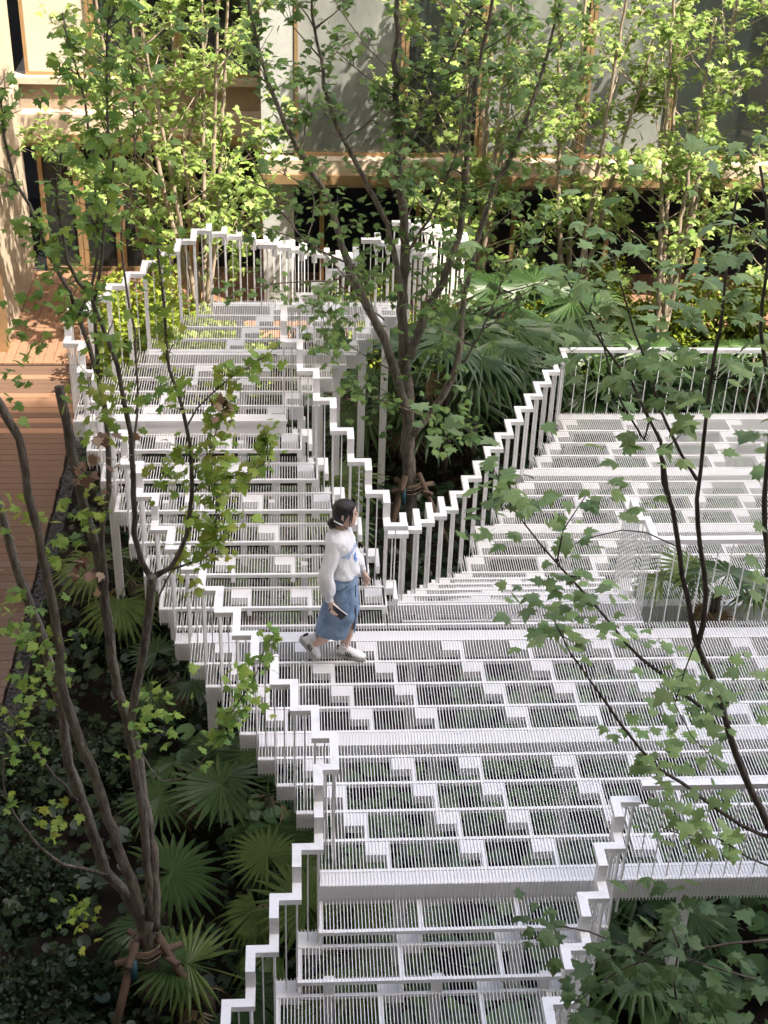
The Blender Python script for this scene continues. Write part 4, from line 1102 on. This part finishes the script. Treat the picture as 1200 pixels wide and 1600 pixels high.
def sleeve(sh, el, wr_, nm):
    pts = [sh, sh.lerp(el, .35), sh.lerp(el, .7), el, el.lerp(wr_, .35), el.lerp(wr_, .7), el.lerp(wr_, .9), wr_, wr_+(wr_-el).normalized()*.045]
    rad = [.070,.070,.066,.065,.064,.062,.054,.036,.034]
    b = MB(); rs_ = []
    for i, p in enumerate(pts):
        t_ = (pts[min(i+1,8)]-pts[max(i-1,0)]).normalized(); a1 = t_.cross(lf).normalized(); a2 = t_.cross(a1)
        rs_.append(ring(p, a1, a2, rad[i], rad[i]*.92, 18, .035 if 1 < i < 7 else .0, i*1.7, 4))
    b.ring_loft(rs_, False); o = b.build(nm, SWEAT, swo, True); q_ = o.modifiers.new('Subsurf','SUBSURF'); q_.levels = 2; q_.render_levels = 2; folds(o, .09, .03)
sleeve(BP(-.012,-.105,1.315), BP(-.075,-.225,1.04), BP(-.043,-.235,.83), 'sleeve')
sleeve(BP(-.012,.105,1.315), BP(.03,.225,1.04), BP(.135,.215,.87), 'sleeve')
# skirt: denim loft, flared back, with a front slit
def skirt_ring(z, a, b_, off, loff, gap, i, n=40):
    out = []
    for k in range(n+1):
        t_ = gap + (2*math.pi-2*gap)*k/n
        q_ = 1 + .018*math.sin(6*t_+i*.8) + .012*math.sin(11*t_-i)
        out.append(BP(off, loff, z) + fw*(a*math.cos(t_+SLIT)*q_) + lf*(b_*math.sin(t_+SLIT)*q_))
    return out
SLIT = R_(-25)
sk = [(1.00,.115,.148,.0,0,.0),(.96,.122,.155,.0,0,.0),(.88,.136,.168,-.005,0,.0),(.78,.136,.166,.005,0,.0),(.66,.134,.156,.025,0,.02),(.56,.142,.148,.02,0,.08),(.46,.158,.146,-.01,-.005,.16),(.37,.160,.138,-.025,-.01,.26),(.30,.166,.136,-.035,-.015,.34)]
b = MB(); n0 = 41
for i, q_ in enumerate(sk): b.v += [tuple(p + up*(-.16*max(0, (p-BP(0,0,0)).dot(fw)*-1 - .1) * (1 if i < 6 else 0) + (.10*max(0, -(p-BP(0,0,0)).dot(fw)-.12) if i >= 6 else 0))) for p in skirt_ring(*q_, i)]
for i in range(len(sk)-1):
    for k in range(40): b.f.append((i*n0+k, i*n0+k+1, (i+1)*n0+k+1, (i+1)*n0+k))
sko = b.build('skirt', DENIM, pw, True); q_ = sko.modifiers.new('Solidify','SOLIDIFY'); q_.thickness = .007
q_ = sko.modifiers.new('Subsurf','SUBSURF'); q_.levels = 2; q_.render_levels = 2; folds(sko, .12, .045)
b = MB(); b.tube([BP(.150,-.062,.86), BP(.152,-.068,.78), BP(.158,-.07,.68)], .004, 5); b.build('fly_seam', DENIM_D, sko)
b = MB(); b.tube([BP(.10,-.148,.90), BP(.05,-.182,.865), BP(.0,-.186,.86)], .004, 5); b.build('pocket_seam', DENIM_D, sko)
# shoes
def shoe(toe, heel, up_, nm):
    ax = (toe-heel); Ls = ax.length; ax.normalize(); sd = up_.cross(ax).normalized(); u2 = ax.cross(sd)
    t = [(0,.022,.012,.075),(.06,.034,.008,.085),(.18,.037,.006,.095),(.35,.036,.006,.088),(.5,.040,.006,.070),(.68,.046,.006,.056),(.85,.042,.007,.045),(.95,.030,.009,.036),(1,.014,.012,.028)]
    rs_ = []
    for (q_, wd, lo, hi) in t:
        c_ = heel + ax*(q_*Ls); rr = []
        for k in range(14):
            an = 2*math.pi*k/14; y_ = math.cos(an); z_ = math.sin(an)
            rr.append(c_ + sd*(wd*math.copysign(abs(y_)**.7, y_)) + u2*((lo+hi)/2 + (hi-lo)/2*math.copysign(abs(z_)**.75, z_)+.012))
        rs_.append(rr)
    b = MB(); b.ring_loft(rs_); so2 = b.build(nm, SHOE, pw, True)
    rs_ = []
    for (q_, wd, lo, hi) in t:
        c_ = heel + ax*((q_*1.04-.02)*Ls)
        rs_.append([c_+sd*(wd+.004)+u2*.0, c_-sd*(wd+.004)+u2*.0, c_-sd*(wd+.005)+u2*.024, c_+sd*(wd+.005)+u2*.024])
    b = MB(); b.ring_loft(rs_); b.build('sole', SOLE, so2)
    for sg in (-1, 1):
        for k in range(3):
            q0 = .36+.085*k; c_ = heel + ax*(q0*Ls); b = MB(); wd = .0415+.0015*k
            b.tube([c_+sd*sg*wd+u2*.03, c_+sd*sg*(wd-.004)+ax*-.012+u2*.055, c_+sd*sg*(wd-.018)+ax*-.022+u2*(.084-.008*k)], .0055, 5); b.build('stripe', BLACK, so2)
    b = MB(); c_ = heel+ax*-.002; b.tube([c_+u2*.05, c_+u2*.09], .016, 6); b.build('heel_tab', BLACK, so2)
    cz = heel+ax*.05+u2*.09
    b = MB(); b.tube([cz, cz+u2*.03, cz+u2*.06], [.040,.037,.035], 10); b.build('sock', SHOE, pw, True)
fa = BP(.045, .03, 0)
dirf = (fw*.98 - lf*.10).normalized()
shoe(fa+dirf*.19, fa-dirf*.055, up, 'shoe')
ra_ = BP(-.215,-.085,.012)
hd = (fw*-.62 + up*.78).normalized(); 
shoe(ra_+fw*.035+up*.0, ra_+fw*.035+hd*.245, (fw*-.78-up*.62)*-1, 'shoe')
# blue print on the chest, wrapped on the cloth
dg = bpy.context.evaluated_depsgraph_get()
bv = BVHTree.FromObject(swo, dg)
def on_chest(o_u, o_v):
    # o_u: across the chest in metres (towards her right), o_v: height
    src = BP(.5, -.04-o_u, 1.20+o_v) - swo.matrix_world.translation
    dr = (fw*-1 + lf*0.0).normalized()
    hit = bv.ray_cast(src, dr)
    return None if hit[0] is None else hit[0] + swo.matrix_world.translation + fw*.004
cu = bpy.data.curves.new('print', 'FONT'); cu.body = 'Morning'; cu.size = .075; cu.align_x = 'CENTER'; cu.resolution_u = 2
to = bpy.data.objects.new('print_tmp', cu); C.objects.link(to); bpy.context.view_layer.update()
tm = bpy.data.meshes.new_from_object(to.evaluated_get(bpy.context.evaluated_depsgraph_get()))
bpy.data.objects.remove(to)
ok = True; vv = []
for v in tm.vertices:
    a = -v.co.x/.13*.9; rr = .13 + v.co.y
    p = on_chest(-(math.sin(-a)*rr)*-1, math.cos(a)*rr-.13+.02)
    if p is None: ok = False; break
    vv.append(p)
if ok:
    for v, p in zip(tm.vertices, vv): v.co = p
    tm.materials.clear(); tm.materials.append(BLUEP); put('print', tm, swo)
b = MB()
for k in range(7):
    a = k*.9; c_ = on_chest(.012*math.cos(a*2)*(k/3), -.03-.012*k)
    if c_ is not None: b.tube([c_-lf*(.03-.003*k), c_+fw*.002, c_+lf*(.03-.003*k)], [.003,.009,.003], 5)
if b.v: b.build('print_motif', BLUEP, swo)
b = MB(); pts = [BP(.055*math.cos(a)+.005, .058*math.sin(a), 1.40-.045*max(0, math.cos(a))) for a in [R_(x) for x in range(-110, 111, 20)]]
b.tube(pts, .0022, 4); b.build('necklace', FRAMEM, pw, True)
# phone in her right hand
ph = RH + fw*.05 - lf*.018 + up*-.045
m3 = Matrix((( fw*.75+up*-.55).normalized(), (lf*-1), (fw*.55+up*.75).normalized())).transposed()
pm = MB().box(-.072,.072,-.004,.004,-.036,.036).mesh('phone', BLACK)
po = tag(put('phone', pm, None, ph, m3.to_quaternion()), 'black phone held in the hand of the woman', 'phone')
put('rim', MB().box(-.074,.074,-.003,.0045,-.038,.038).mesh('rim', SHOE), po, ph+lf*.0).location = (0, -.002*-1, 0)
